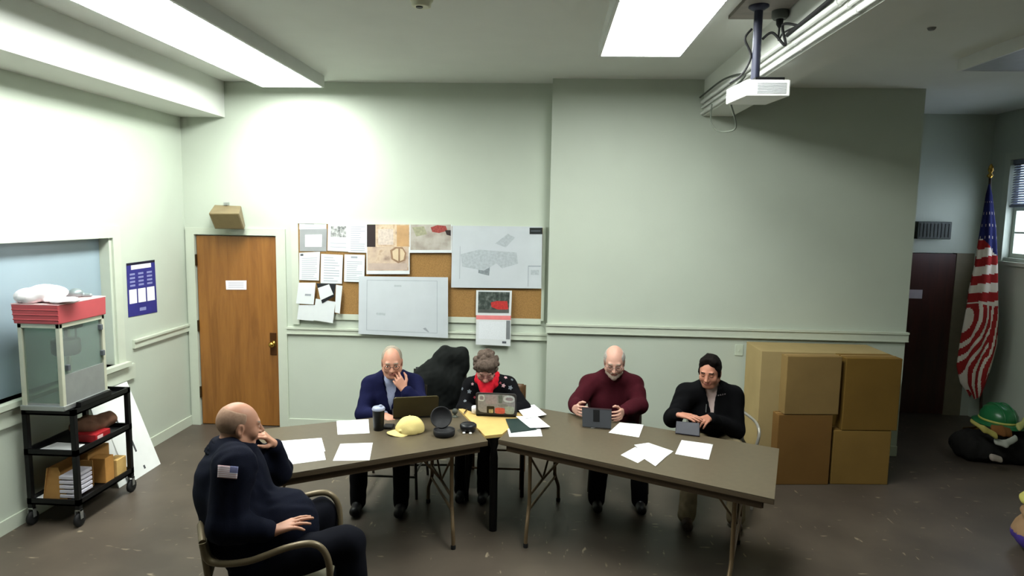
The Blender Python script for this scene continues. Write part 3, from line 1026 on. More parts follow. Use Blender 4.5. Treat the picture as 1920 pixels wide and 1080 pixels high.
# popcorn machine
zb = CZ + .002
mx0, mx1, my0, my1 = XL + .115, -3.37, 4.36, 4.83
mh = .62
pm = thing('popcorn_machine', 'popcorn machine with red canopy and glass sides on the black cart', 'popcorn machine', ((mx0 + mx1) / 2, (my0 + my1) / 2, zb))
M_alu = mat('machine_aluminium', (196, 196, 176), .35, .3, .06)
MB().box((mx0 - .01, my0 - .01, zb), (mx1 + .01, my1 + .01, zb + .035), bev=.004).build('base', M_steel, pm)
MB().box((mx0 + .012, my0 + .012, zb + .035), (mx1 - .012, my1 - .012, zb + .05)).build('tray', M_steel, pm)
MB().box((mx1 - .014, my0 + .03, zb + .035), (mx1 - .002, my1 - .03, zb + .25)).build('lower_panel', mat('panel_steel', (150, 152, 150), .4, .5, .06), pm)
for x in (mx0, mx1 - .03):
    for y in (my0, my1 - .03):
        MB().box((x, y, zb + .03), (x + .03, y + .03, zb + mh), bev=.003).build('corner_post', M_alu, pm)
MB().box((mx0, my0, zb + mh - .03), (mx1, my0 + .028, zb + mh)).box((mx0, my1 - .028, zb + mh - .03), (mx1, my1, zb + mh)).box((mx0, my0 + .028, zb + mh - .03), (mx0 + .028, my1 - .028, zb + mh)).box((mx1 - .028, my0 + .028, zb + mh - .03), (mx1, my1 - .028, zb + mh)).build('top_frame', M_alu, pm)
G = glass('machine_glass', (208, 218, 208), .88, .06)
MB().box((mx0 + .03, my0 + .012, zb + .05), (mx1 - .03, my0 + .016, zb + mh - .03)).build('side_glass', G, pm)
MB().box((mx0 + .03, my1 - .016, zb + .05), (mx1 - .03, my1 - .012, zb + mh - .03)).build('side_glass', G, pm)
MB().box((mx0 + .012, my0 + .03, zb + .05), (mx0 + .016, my1 - .03, zb + mh - .03)).build('back_glass', G, pm)
dg = MB().box((mx1 - .016, my0 + .03, zb + .25), (mx1 - .012, my1 - .03, zb + mh - .03)).build('door_glass', G, pm)
for y, z in ((my0 + .06, zb + .30), (my1 - .05, zb + mh - .09), (my1 - .04, zb + .33)):
    MB().box((mx1 - .012, y - .012, z - .02), (mx1 + .014, y + .012, z + .02), bev=.003).build('latch', M_printd, dg)
kx, ky, kz = (mx0 + mx1) / 2, (my0 + my1) / 2 + .02, zb + mh - .2
M_ket = mat('kettle_steel', (120, 124, 122), .3, .8, .1)
MB().lathe([(.02, -.075), (.08, -.07), (.095, -.05), (.095, .04), (.085, .05), (.02, .055)], 28, (kx, ky, kz)).build('kettle', M_ket, pm)
MB().tube([(kx, ky, kz + .05), (kx, ky, zb + mh)], .012, 10).tube([(kx + .08, ky, kz + .05), (kx + .08, ky, zb + mh)], .007, 8).box((kx - .09, ky - .05, zb + mh - .07), (kx + .1, ky + .05, zb + mh - .03)).build('kettle_arm', M_ket, pm)
M_red = mat('canopy_red', (180, 78, 82), .35, var=.04)
cz0, cz1 = zb + mh, zb + mh + .135
MB().hexa([(mx0 - .012, my0 - .012, cz0), (mx1 + .01, my0 - .012, cz0), (mx1 + .01, my1 + .01, cz0), (mx0 - .012, my1 + .01, cz0),
           (mx0 - .02, my0 - .02, cz1), (mx1 + .014, my0 - .02, cz1), (mx1 + .014, my1 + .01, cz1), (mx0 - .02, my1 + .01, cz1)]).build('canopy', M_red, pm, bevel=.006)
mb = MB()
for i in range(3):
    z = cz0 + .03 + .035 * i
    e = .012 + .006 * (z - cz0) / .135
    mb.tube([(mx1 + e - .004, my0 - e, z), (mx0 - e, my0 - e, z)], .005, 6)
mb.build('canopy_ribs', M_red, pm)
MB().box((mx0 - .02, my0 - .02, cz1), (mx1 + .015, my1 + .01, cz1 + .006)).build('top_sheet', mat('canopy_pink', (232, 190, 190), .5), pm)
# bag heap on the machine
b = Body((mx0 - .08, my0 - .1, cz1 - .02), (mx1 + .1, my1, cz1 + .22), .007)
b.ell((mx0 + .07, my0 + .1, cz1 + .05), (.12, .13, .065), k=.02)
b.ell((mx0 + .15, my0 + .12, cz1 + .07), (.12, .12, .055), k=.03)
b.ell((mx0 + .28, my0 + .08, cz1 + .025), (.11, .1, .022), k=.02)
b.cut((0, 0, cz1 + .009), (0, 0, -1), .004)
b.crumple(.007, 26, 3)
o = b.build('popcorn_bags', mat('bag_white', (238, 232, 234), .6, var=.03))
tag(o, 'heap of white paper popcorn bags lying on the red canopy', 'bags')
b = Body((mx1 - .3, my1 - .25, cz1 - .02), (mx1 + .05, my1 + .1, cz1 + .12), .006)
b.ell((mx1 - .14, my1 - .1, cz1 + .035), (.05, .05, .04), k=.01).rc((mx1 - .24, my1 - .1, cz1 + .02), (mx1 - .05, my1 - .07, cz1 + .02), .018, .016, .01)
b.cut((0, 0, cz1 + .009), (0, 0, -1), .004)
o = b.build('grey_scoop', mat('scoop_grey', (128, 140, 142), .4, .4))
tag(o, 'grey metal popcorn scoop on the back of the red canopy', 'scoop')
# dark drawer tray in front of the machine
o = MB().box((mx1 + .014, my0 + .10, CZ + .001), (mx1 + .05, my1 - .03, CZ + .04), bev=.004).build('tray_handle', M_black)
tag(o, 'black tray bar on the cart edge in front of the popcorn machine', 'tray')
o = MB().box((cx0 + .012, cy0 + .014, CZ + .001), (cx0 + .026, cy0 + .05, CZ + .025), bev=.004).build('salt_shaker', M_white)
tag(o, 'tiny white box at the left corner of the cart top', 'box')

# on the middle shelf
zs = .545
o = MB().sheet([(cx0 + .05, cy0 + .03, zs + .004), (cx1 - .07, cy0 + .03, zs + .004), (cx1 - .08, cy0 + .2, zs + .006), (cx0 + .08, cy0 + .22, zs + .006)], .003).build('loose_paper', M_paper)
tag(o, 'white paper on the near end of the cart\'s middle shelf', 'paper')
t = thing('red_box', 'red packet with white print on the cart\'s middle shelf', 'packet', (cx1 - .1, cy0 + .32, zs))
MB().box((cx1 - .2, cy0 + .25, zs), (cx1 - .03, cy0 + .42, zs + .06), bev=.004).build('packet', mat('packet_red', (150, 28, 34), .5), t)
MB().box((cx1 - .031, cy0 + .27, zs + .015), (cx1 - .028, cy0 + .33, zs + .045)).build('print', mat('packet_print', (220, 180, 180), .5), t)
b = Body((cx0, cy0 + .25, zs - .02), (cx1, cy1, zs + .25), .008)
b.ell((cx1 - .2, cy0 + .42, zs + .08), (.13, .13, .07), k=.03).ell((cx1 - .12, cy0 + .5, zs + .1), (.08, .07, .06), k=.03)
b.cut((0, 0, zs + .002), (0, 0, -1), .004)
b.crumple(.008, 24, 5)
o = b.build('brown_cloth', mat('cloth_brown', (112, 82, 66), .9))
tag(o, 'crumpled brown cloth behind the red packet on the cart', 'cloth')
# on the bottom shelf
zs = .175
t = thing('cardboard_carton', 'open cardboard carton of paper rolls on the cart\'s bottom shelf', 'carton', (cx1 - .25, cy0 + .2, zs))
M_card = mat('cardboard', (170, 128, 76), .85, var=.08, scale=8)
mb = MB()
bx0, bx1, by0, by1 = cx0 + .08, cx1 - .12, cy0 + .05, cy0 + .33
mb.box((bx0, by0, zs), (bx1, by1, zs + .006))
mb.hexa([(bx0, by0, zs), (bx0 + .006, by0, zs), (bx0 + .006, by1, zs), (bx0, by1, zs), (bx0 + .04, by0, zs + .24), (bx0 + .046, by0, zs + .24), (bx0 + .046, by1, zs + .24), (bx0 + .04, by1, zs + .24)])
mb.hexa([(bx0, by0, zs), (bx1, by0, zs), (bx1, by0 + .006, zs), (bx0, by0 + .006, zs), (bx0 + .04, by0 + .02, zs + .24), (bx1 - .08, by0 + .02, zs + .24), (bx1 - .08, by0 + .026, zs + .24), (bx0 + .04, by0 + .026, zs + .24)])
mb.box((bx0 + .02, by1 - .006, zs), (bx1, by1, zs + .2))
mb.build('carton', M_card, t)
mb = MB()
for i in range(5):
    mb.box((bx1 - .06, by0 - .002 + .0, zs + .02 + .035 * i), (bx1 + .05, by0 + .2, zs + .045 + .035 * i), bev=.004)
mb.build('paper_stack', mat('stack_lilac', (206, 202, 214), .7), t)
def crate(name, label, lo, hi, m, bev=.004, cat='box'):
    o = MB().box(lo, hi, bev=bev).build(name, m)
    return tag(o, label, cat)
crate('cardboard_box', 'small tan box standing on the cart\'s bottom shelf beside the carton', (cx1 - .17, cy0 + .37, zs), (cx1 - .05, cy0 + .47, zs + .2), mat('card_tan', (188, 136, 74), .8, var=.1))
crate('cardboard_box', 'wide flat brown box at the far end of the cart\'s bottom shelf', (cx1 - .33, cy0 + .36, zs), (cx1 - .18, cy1 - .03, zs + .24), M_card)
crate('cardboard_box', 'small yellowish box at the far front of the cart\'s bottom shelf', (cx1 - .13, cy0 + .49, zs), (cx1 - .04, cy1 - .03, zs + .14), mat('card_yellow', (206, 168, 104), .8, var=.1))
o = MB().sheet([(cx0 + .014, cy0 + .02, zs + .004), (cx0 + .08, cy0 + .02, zs + .004), (cx0 + .08, cy0 + .3, zs + .004), (cx0 + .014, cy0 + .3, zs + .004)], .003).build('loose_paper', M_paper)
tag(o, 'white sheet lying on the cart\'s bottom shelf by the wall', 'paper')

# white boards leaning on the wall behind the cart
def lean_board(name, label, y0, y1, h, foot, top, marks=None, th=.012):
    t = thing(name, label, 'board', (XL + foot, (y0 + y1) / 2, 0))
    a = [(XL + foot, y0, .002), (XL + foot, y1, .002), (XL + top, y1 + .0, h), (XL + top, y0, h)]
    n = unit(np.cross(np.array(a[1]) - np.array(a[0]), np.array(a[3]) - np.array(a[0])))
    n = n if n[0] > 0 else -n
    MB().sheet(a, th, n).build('panel', mat('foam_board', (226, 228, 226), .6, var=.02), t)
    if marks:
        A = np.array(a)
        for u0, v0, u1, v1 in marks:
            mb = MB()
            f = lambda u, v: (A[0] * (1 - u) + A[1] * u) * (1 - v) + (A[3] * (1 - u) + A[2] * u) * v
            mb.sheet([f(u0, v0) + n * .001, f(u1, v0) + n * .001, f(u1, v1) + n * .001, f(u0, v1) + n * .001], .0008, n)
            mb.build('print', mat('board_print', (70, 72, 74), .7), t)
lean_board('foam_board', 'tall white foam board leaning on the wall behind the cart', 5.18, 5.62, .76, .33, .05, ((.28, .56, .33, .72), (.45, .26, .5, .42), (.18, .16, .22, .22), (.5, .05, .55, .09)))
lean_board('foam_board', 'smaller white board with faint print, between the cart and the tall foam board', 5.08, 5.30, .70, .30, .085, ((.3, .2, .33, .3),), .008)

# ---------------------------------------------------------------- cardboard boxes on the right
def big_box(label, pts, z0, z1, depth, m, lid=None):
    """pts: front bottom-left and bottom-right on the floor plan"""
    (ax, ay), (bx, by) = pts
    d = unit(V(bx - ax, by - ay, 0))
    n = V(-d[1], d[0], 0) * depth
    t = thing('cardboard_box', label, 'box', ((ax + bx) / 2 + n[0] / 2, (ay + by) / 2 + n[1] / 2, z0), group='large cardboard boxes beside the table')
    A, B = V(ax, ay, 0), V(bx, by, 0)
    q = [A, B, B + n, A + n]
    MB().hexa([p + V(0, 0, z0) for p in q] + [p + V(0, 0, z1) for p in q]).build('carton', m, t, bevel=.006)
    mid = (A + B) / 2
    s = d * .03
    MB().hexa([p + V(0, 0, z1 - .001) for p in (A + n * .48 - n * .0, B + n * .48, B + n * .52, A + n * .52)] + [p + V(0, 0, z1 + .002) for p in (A + n * .48, B + n * .48, B + n * .52, A + n * .52)]).build('tape', mat('tape_tan', (178, 146, 100), .3), t)
    return t
def at_floor(px, py, z=0.0):
    q = atz(px, py, z)
    return q
A, B = at_floor(1452, 909), at_floor(1553, 909)
C, D_ = at_floor(1557, 908), at_floor(1664, 909)
zmid1 = aty(1510, 778, (A[1] + B[1]) / 2)[2]
ztop1 = aty(1520, 668, (A[1] + B[1]) / 2)[2]
zmid2 = aty(1620, 808, (C[1] + D_[1]) / 2)[2]
ztop2 = aty(1640, 672, (C[1] + D_[1]) / 2)[2]
def card(n, c):
    return mat(n, c, .85, var=.07, scale=4)
big_box('lower brown box of the left cardboard stack, right of the table', ((A[0], A[1]), (B[0], B[1])), 0, zmid1, .12, card('carton_rust', (112, 82, 44)))
A2, B2 = aty(1470, 778, A[1] + .0), aty(1572, 778, B[1])
big_box('upper brown box of the left cardboard stack, right of the table', ((A2[0], A2[1]), (B2[0], B2[1])), zmid1 + .004, ztop1, .12, card('carton_brown', (126, 103, 64)))
big_box('lower brown box of the right cardboard stack, next to the alcove', ((C[0], C[1]), (D_[0], D_[1])), 0, zmid2, .2, card('carton_khaki', (126, 99, 52)))
C2, D2_ = aty(1578, 806, C[1] + .0), aty(1682, 806, D_[1] + .0)
big_box('upper brown box of the right cardboard stack, next to the alcove', ((C2[0], C2[1]), (D2_[0], D2_[1])), zmid2 + .004, ztop2, .2, card('carton_dark', (112, 86, 40)))
# tall pale cardboard behind
ys = 6.0
a, b = aty(1426, 700, ys), aty(1668, 700, ys)
a[2] = aty(1500, 643, YR - .05)[2]
t = thing('cardboard_box', 'wide pale cardboard carton standing behind the two brown cardboard stacks', 'box', ((a[0] + b[0]) / 2, ys, 0))
MB().box((a[0], ys, .002), (b[0], YR - .05, a[2]), bev=.004).build('carton', card('carton_pale', (160, 140, 98)), t)
MB().box((a[0] + .22, ys - .003, .1), (a[0] + .224, ys + .001, a[2] - .02)).build('fold_line', card('carton_fold', (120, 100, 62)), t)

# ---------------------------------------------------------------- flag and gear in the alcove
fp = aty(1842, 760, 7.35)
ft = aty(1857, 325, 7.35)
fl = thing('flag', 'furled American flag on a dark pole in the alcove corner', 'flag', (fp[0], 7.35, 0))
MB().tube([(fp[0], 7.35, .02), (ft[0], 7.35, ft[2])], .014, 10).build('pole', mat('pole_dark', (52, 40, 28), .4), fl)
MB().lathe([(.012, 0), (.03, .02), (.03, .03), (.012, .05), (.028, .08), (.02, .12), (.004, .15)], 14, (ft[0], 7.35, ft[2] - .05)).build('finial', M_brass, fl)
MB().lathe([(.16, 0), (.16, .02), (.05, .06), (.03, .1)], 24, (fp[0], 7.35, 0.0)).build('stand', M_brass, fl)
M_navy, M_fred, M_fwhite = mat('flag_navy', (38, 42, 88), .8), mat('flag_red', (150, 40, 40), .8, var=.1), mat('flag_white', (214, 204, 190), .8, var=.05)
outl = [(0, 1857, 1860), (.05, 1852, 1864), (.2, 1843, 1870), (.38, 1833, 1872), (.5, 1822, 1872), (.62, 1815, 1873), (.75, 1806, 1870), (.86, 1800, 1858), (.94, 1806, 1848), (1, 1822, 1840)]
py0, py1 = 345, 745
NV, NU = 160, 144
rows, mi = [], []
for i in range(NV + 1):
    v = i / NV
    py = py0 + (py1 - py0) * v
    xl_ = np.interp(v, [o[0] for o in outl], [o[1] for o in outl])
    xr_ = np.interp(v, [o[0] for o in outl], [o[2] for o in outl])
    L_, R_ = aty(xl_, py, 7.3), aty(xr_, py, 7.3)
    row = []
    for j in range(NU + 1):
        u = j / NU
        ang = PI * 2 * u
        c = (L_ + R_) / 2
        hw = (R_[0] - L_[0]) / 2
        fold = 1 + .16 * math.sin(ang * 6 + 2.0 * v) * min(1, v * 3)
        row.append(V(c[0] + hw * fold * math.cos(ang) * .95, 7.33 + min(hw, .16) * .75 * fold * math.sin(ang), c[2] + .02 * math.sin(ang * 3 + 4 * v) * v))
    rows.append(row)
mb = MB()
mb.grid(rows)
k = 0
for i in range(NV):
    for j in range(NU):
        v, u = i / NV, j / NU
        front = math.sin(2 * PI * u) < 0
        x = math.cos(2 * PI * u)
        if v < .30 + .05 * x:
            c = 0
            if front and (i % 9 in (3, 4)) and (j % 12 in (4, 5)) and v > .08: c = 2
        elif v < .56:
            c = 1 if int((v * 1.0 + .012 * x) * 24) % 2 == 0 else 2
        else:
            s = (v * 5.0 + x * 2.3 + .8 * math.sin(v * 14 + u * 3))
            c = 2 if (s % 1.0) < .42 else 1
            if x > .2 and v < .8: s = (v * 4 + x * 3.2); c = 2 if (s % 1.0) < .35 else 1
        mb.mi[k] = c
        k += 1
mb.build('cloth', [M_navy, M_fred, M_fwhite], fl)

# gear on the floor: helmet, coat, cloths on a low dark bag
gx, gy = aty(1868, 800, 6.6)[0], 6.6
M_dk = mat('gear_dark', (30, 29, 28), .9)
b = Body((gx - .6, gy - .5, 0), (gx + .6, gy + .4, .45), .012)
b.ell((gx - .05, gy - .05, .12), (.36, .26, .16), k=.03).ell((gx + .2, gy - .1, .14), (.28, .22, .17), k=.05).ell((gx - .28, gy - .05, .1), (.16, .2, .12), k=.04)
b.cut((0, 0, .003), (0, 0, -1), .004)
b.crumple(.02, 12, 4)
b.crumple(.009, 30, 6)
o = b.build('gear_bag', M_dk)
tag(o, 'dark heap of folded turnout gear on the alcove floor under the green helmet', 'gear')
hz = aty(1872, 790, gy - .05)
t = thing('fire_helmet', 'green fire helmet with yellow rim band on top of the gear heap', 'helmet', (hz[0], gy - .05, hz[2]))
hc = (hz[0], gy - .05, hz[2])
M_hg = mat('helmet_green', (30, 104, 58), .3, spec=.5)
MB().lathe([(.15, 0), (.152, .03), (.145, .08), (.12, .13), (.08, .16), (.03, .175), (.003, .177)], 28, hc, sy=1.2).build('shell', M_hg, t)
MB().lathe([(.15, -.005), (.20, -.02), (.205, -.012), (.15, .012)], 28, hc, sy=1.25).build('brim', M_hg, t)
MB().lathe([(.153, .012), (.157, .014), (.157, .03), (.153, .032)], 28, hc, sy=1.2).build('band', mat('helmet_yellow', (190, 186, 96), .5), t)
mb = MB()
for s in (-1, 0, 1):
    mb.tube([(hc[0] + s * .05 + .05 * s * math.cos(a) * 0, hc[1] - .17 * math.cos(a), hc[2] + .03 + .15 * math.sin(a)) for a in np.linspace(.1, PI - .1, 14)], .006, 6)
mb.build('ridges', M_hg, t)
def strip(name, label, pts, w, m, cat):
    """a folded band of cloth lying along pts"""
    b = Body(np.min(pts, 0) - .2, np.max(pts, 0) + .2, .009)
    for i in range(len(pts) - 1):
        b.flat(pts[i], pts[i + 1], w, w, .018, .018, (0, .5, .85), .02)
    b.crumple(.006, 20, 9)
    o = b.build(name, m)
    return tag(o, label, cat)
strip('yellow_band', 'yellow reflective strap lying across the left of the gear heap', [aty(1822, 790, 6.3), aty(1845, 805, 6.22), aty(1866, 816, 6.2)], .035, mat('strap_yellow', (160, 150, 78), .7), 'strap')
strip('brown_glove', 'brown leather glove lying under the green helmet', [aty(1862, 806, 6.27), aty(1880, 808, 6.27), aty(1894, 812, 6.3)], .05, mat('glove_brown', (128, 84, 48), .8), 'glove')
strip('white_cloth', 'white folded cloth in the gear heap under the helmet', [aty(1868, 828, 6.22), aty(1885, 832, 6.2), aty(1904, 822, 6.24)], .035, mat('cloth_white', (160, 162, 152), .8), 'cloth')
strip('grey_boot_cloth', 'small grey cloth at the foot of the gear heap', [aty(1860, 858, 6.15), aty(1876, 862, 6.15)], .03, mat('cloth_grey', (150, 140, 130), .8), 'cloth')
strip('yellow_strap_end', 'pale yellow strap end beside the helmet at the picture edge', [aty(1910, 800, 6.3), aty(1922, 792, 6.35), aty(1930, 812, 6.35)], .04, mat('strap_pale', (176, 176, 110), .7), 'strap')
# yellow coat on a stool at the right edge
q = aty(1944, 940, 4.55)
t = thing('turnout_coat', 'yellow and beige turnout coat heap with a purple patch at the right edge', 'coat', (q[0], 4.55, 0))
b = Body((q[0] - .25, 4.3, 0), (q[0] + .5, 4.9, .65), .01)
b.ell((q[0] + .1, 4.6, .13), (.17, .2, .14), k=.03).ell((q[0] + .12, 4.58, .27), (.15, .19, .06), k=.02).ell((q[0] + .08, 4.58, .385), (.125, .17, .075), k=.012)
b.cut((0, 0, .003), (0, 0, -1), .004)
b.crumple(.010, 24, 8)
def coatm(c):
    r = np.zeros(len(c))
    r[c[:, 2] > .34] = 1
    r[(c[:, 2] < .14) & (c[:, 2] > .03)] = 2
    return r
b.build('body', [mat('coat_beige', (140, 112, 84), .8), mat('coat_yellow', (184, 178, 96), .7), mat('coat_purple', (60, 44, 120), .7)], t, coatm)
# ---------------------------------------------------------------- tables
TZ = .74
M_top = mat('table_laminate', (82, 73, 57), .38, var=.07, scale=30, spec=.4)
M_edge = mat('table_edge', (80, 68, 52), .5)
M_leg = mat('table_leg_brown', (116, 98, 74), .35, .5)
M_apron = mat('table_apron', (70, 56, 40), .5)

def folding_table(label, P, legs):
    """P: near-left, near-right, far-right, far-left corners of the top"""
    P = [V(p[0], p[1], TZ) for p in P]
    c = sum(P) / 4
    t = thing('folding_table', label, 'table', (c[0], c[1], 0), group='brown folding tables')
    n = 6
    MB().sheet([p - V(0, 0, 0) for p in P], .006, (0, 0, 1)).build('tabletop', M_top, t)
    MB().sheet([p - V(0, 0, .006) for p in P], .03, (0, 0, 1)).build('edge_band', M_edge, t, bevel=.004)
    Q = [c + (p - c) * .93 - V(0, 0, .036) for p in P]
    mb = MB()
    for i in range(4):
        a, b = Q[i], Q[(i + 1) % 4]
        d = unit(b - a)
        nn = np.cross(d, V(0, 0, 1)) * .008
        mb.hexa([a - nn - V(0, 0, .045), b - nn - V(0, 0, .045), b + nn - V(0, 0, .045), a + nn - V(0, 0, .045), a - nn, b - nn, b + nn, a + nn])
    mb.build('apron', M_apron, t)
    for u, out in legs:
        near = P[0] * (1 - u) + P[1] * u
        far = P[3] * (1 - u) + P[2] * u
        w = unit(far - near)
        ax = unit(P[1] - P[0]) * out
        near, far = near + w * .11, far - w * .11
        mbs = []
        for a, s in ((near, -1), (far, 1)):
            pts = [a - V(0, 0, .05), a - V(0, 0, .42), a - V(0, 0, .50) + w * s * .015, a - V(0, 0, .60) + w * s * .075 + ax * .01, a - V(0, 0, .68) + w * s * .09 + ax * .01, V(*(a + w * s * .09 + ax * .01)[:2], .012)]
            l = MB().tube(smooth_path(pts, 6), .014, 10).build('leg', M_leg, t)
            MB().lathe([(.017, 0), (.018, .02), (.015, .03)], 12, V(*pts[-1][:2], 0)).build('foot_cap', M_rubber, l)
        mb = MB()
        for z in (.10, .40, .50):
            mb.tube([near - V(0, 0, z), far - V(0, 0, z)], .011, 8)
        mb.tube([near - V(0, 0, .12), near * .5 + far * .5 - V(0, 0, .40)], .008, 8).tube([far - V(0, 0, .12), near * .5 + far * .5 - V(0, 0, .40)], .008, 8)
        mid = (near + far) / 2
        mb.tube([mid - V(0, 0, .40), mid - V(0, 0, .05) + ax * .28], .008, 8)
        mb.build('leg_brace', M_leg, t)
    return t, P

RN, RNL = atz(1452, 936, TZ), atz(934, 824, TZ)
RB, RBL = atz(1461, 841, TZ), atz(1003, 764, TZ)
LNR, LFR = atz(915, 827, TZ), atz(857, 767, TZ)
un_ = unit(atz(530, 890, TZ) - LNR)
LNL = LNR + un_ * 1.72
uf_ = unit(atz(545, 799, TZ) - LFR)
LFL = LFR + uf_ * 1.66
tR, PR = folding_table('right brown folding table, in front of the maroon sweater and black fleece men', [RNL, RN, RB, RBL], [(.12, 1), (.88, -1)])
tL, PL = folding_table('left brown folding table, beside the seated man in navy uniform', [LNL, LNR, LFR, LFL], [(.14, 1), (.86, -1)])
# wedge shaped corner table between them
A_ = (LNR + RNL) / 2 + V(0, .05, 0)
g = .006
f1 = LFR + unit(RBL - LFR) * .012
f2 = RBL - unit(RBL - LFR) * .012
n1 = LNR * .86 + LFR * .14 + V(.014, 0, 0)
n2 = RNL * .86 + RBL * .14 - V(.014, 0, 0)
t = thing('corner_table', 'pale yellow wedge-shaped table top filling the gap between the two brown tables', 'table', ((f1[0] + f2[0]) / 2, f1[1] - .3, 0))
M_maple = mat('maple_laminate', (198, 168, 104), .45, var=.05, scale=14)
W_ = [V(p[0], p[1], TZ + .002) for p in (n1, n2, f2, f1)]
MB().sheet(W_, .022, (0, 0, 1)).build('tabletop', M_maple, t)
for p in (W_[2] + V(-.08, -.06, 0), W_[3] + V(.08, -.06, 0)):
    MB().tube([(p[0], p[1], TZ - .02), (p[0], p[1], 0)], .016, 10).build('leg', M_black, t)
m_ = (W_[0] + W_[1]) / 2
MB().lathe([(.03, 0), (.03, .55), (.022, .62), (.05, .716)], 16, (m_[0], m_[1] + .06, 0)).build('leg', M_black, t)

# ---------------------------------------------------------------- things on the tables
ZO = [0]
def on_table(pts, dz=0.0, z=TZ):
    return [atz(px, py, z + dz) for px, py in pts]

def sheet_on_table(name, label, pts, k=1, cat='paper', m=None, group='loose papers on the tables', th=.0012, curl=0.0, z=TZ):
    z0 = z + .0012 * k + .0004
    C = on_table(pts, z0 - z, z)
    mb = MB()
    if len(C) == 4:
        n = 8
        rows = []
        for i in range(n + 1):
            u = i / n
            rows.append([(C[0] * (1 - u) + C[1] * u) * (1 - v) + (C[3] * (1 - u) + C[2] * u) * v + V(0, 0, curl * (abs(2 * u - 1) ** 3 + abs(2 * v - 1) ** 3)) for v in np.linspace(0, 1, n + 1)])
        mb.grid(rows)
        o = mb.build(name, m or M_paper)
        md = o.modifiers.new('thick', 'SOLIDIFY')
        md.thickness = .0006
    else:
        mb.sheet(C, th, (0, 0, 1))
        o = mb.build(name, m or M_paper)
    return tag(o, label, cat, group)

sheet_on_table('sheet_of_paper', 'white sheet at the back left of the left table, beside the black tumbler', [(631, 789), (691, 786), (693, 812), (633, 815)])
sheet_on_table('sheet_of_paper', 'white sheet at the front edge of the left table, below the one by the tumbler', [(638, 832), (699, 830), (693, 863), (624, 864)])
sheet_on_table('sheet_of_paper', 'upper of two overlapping sheets near the hand of the man in navy uniform', [(521, 827), (603, 821), (610, 846), (532, 854)], 2)
sheet_on_table('sheet_of_paper', 'lower of two overlapping sheets near the left table\'s front edge', [(537, 846), (606, 840), (611, 862), (544, 871)], 1)
sheet_on_table('sheet_of_paper', 'white sheet beside the black tablet of the man in maroon sweater', [(1162, 792), (1207, 796), (1198, 820), (1141, 811)])
sheet_on_table('sheet_of_paper', 'single white sheet right of the fanned papers on the right table', [(1278, 825), (1337, 833), (1329, 862), (1266, 851)])
sheet_on_table('sheet_of_paper', 'bottom sheet of the fanned paper pile, pointing left', [(1164, 853), (1191, 838), (1222, 852), (1196, 868)], 1)
sheet_on_table('sheet_of_paper', 'widest sheet of the fanned paper pile, reaching far right', [(1189, 834), (1216, 830), (1263, 846), (1232, 869)], 2)
sheet_on_table('sheet_of_paper', 'front sheet of the fanned paper pile, reaching the table\'s front', [(1193, 850), (1222, 838), (1256, 850), (1229, 874)], 3)
sheet_on_table('sheet_of_paper', 'top grey-printed sheet of the fanned paper pile', [(1201, 851), (1216, 842), (1252, 849), (1230, 866)], 4, m=mat('paper_tint', (222, 228, 234), .7, var=.04, scale=30))
sheet_on_table('sheet_of_paper', 'white sheet under the dark green folder', [(951, 803), (1013, 801), (1017, 818), (955, 819)], 1)
t = thing('folder', 'dark green folder under white papers, right of the stickered laptop', 'folder', on_table([(978, 800)], 0)[0])
fpts = on_table([(948, 787), (978, 786), (1006, 806), (958, 812)], .003)
MB().sheet([p + V(0, 0, .008) for p in fpts], .008, (0, 0, 1)).build('cover', mat('folder_green', (30, 46, 44), .5), t)
sheet_on_table('sheet_of_paper', 'white sheet on the dark green folder, nearer one of the pair', [(967, 781), (1005, 779), (1032, 801), (994, 803)], 11, curl=.002)
sheet_on_table('sheet_of_paper', 'white sheet behind the dark green folder, right of the stickered laptop', [(966, 762), (1002, 759), (1025, 778), (985, 785)], 14, curl=.002)
sheet_on_table('small_card', 'tiny white card at the foot of the black tablet', [(1108, 800), (1116, 800), (1116, 803), (1108, 803)], 1, cat='card')

# manila envelope edge and pen on the corner table
q = atz(873, 772, TZ + .006)
t = thing('pen', 'short dark pen lying on the yellow corner table', 'pen', q)
MB().tube([q + V(-.005, -.05, .005), q + V(.004, .05, .005)], .005, 8).build('barrel', mat('pen_dark', (60, 44, 26), .4), t)
MB().tube([q + V(-.008, -.065, .005), q + V(-.005, -.05, .005)], [.0015, .005], 8).build('tip', M_steel, t)

# black tumbler
q = atz(710, 806, TZ)
t = thing('tumbler', 'black tumbler with pale lid on the left table', 'tumbler', q)
MB().lathe([(.034, 0), (.036, .005), (.043, .13), (.043, .15)], 28, q).build('cup', M_black, t)
MB().lathe([(.046, .15), (.047, .158), (.045, .165), (.04, .172), (.012, .174)], 28, q).lathe([(.012, .172), (.012, .185), (.009, .187)], 12, q + V(.015, 0, 0)).build('lid', mat('lid_grey', (150, 156, 176), .3, var=.03), t)
# dark phone & strap beside it
q = atz(729, 803, TZ)
o = MB().box(q + V(-.04, -.03, .001), q + V(.035, .05, .022), bev=.008).build('glasses_case', mat('case_black', (20, 20, 22), .6))
tag(o, 'small black glasses case between the tumbler and the yellow cap', 'case')

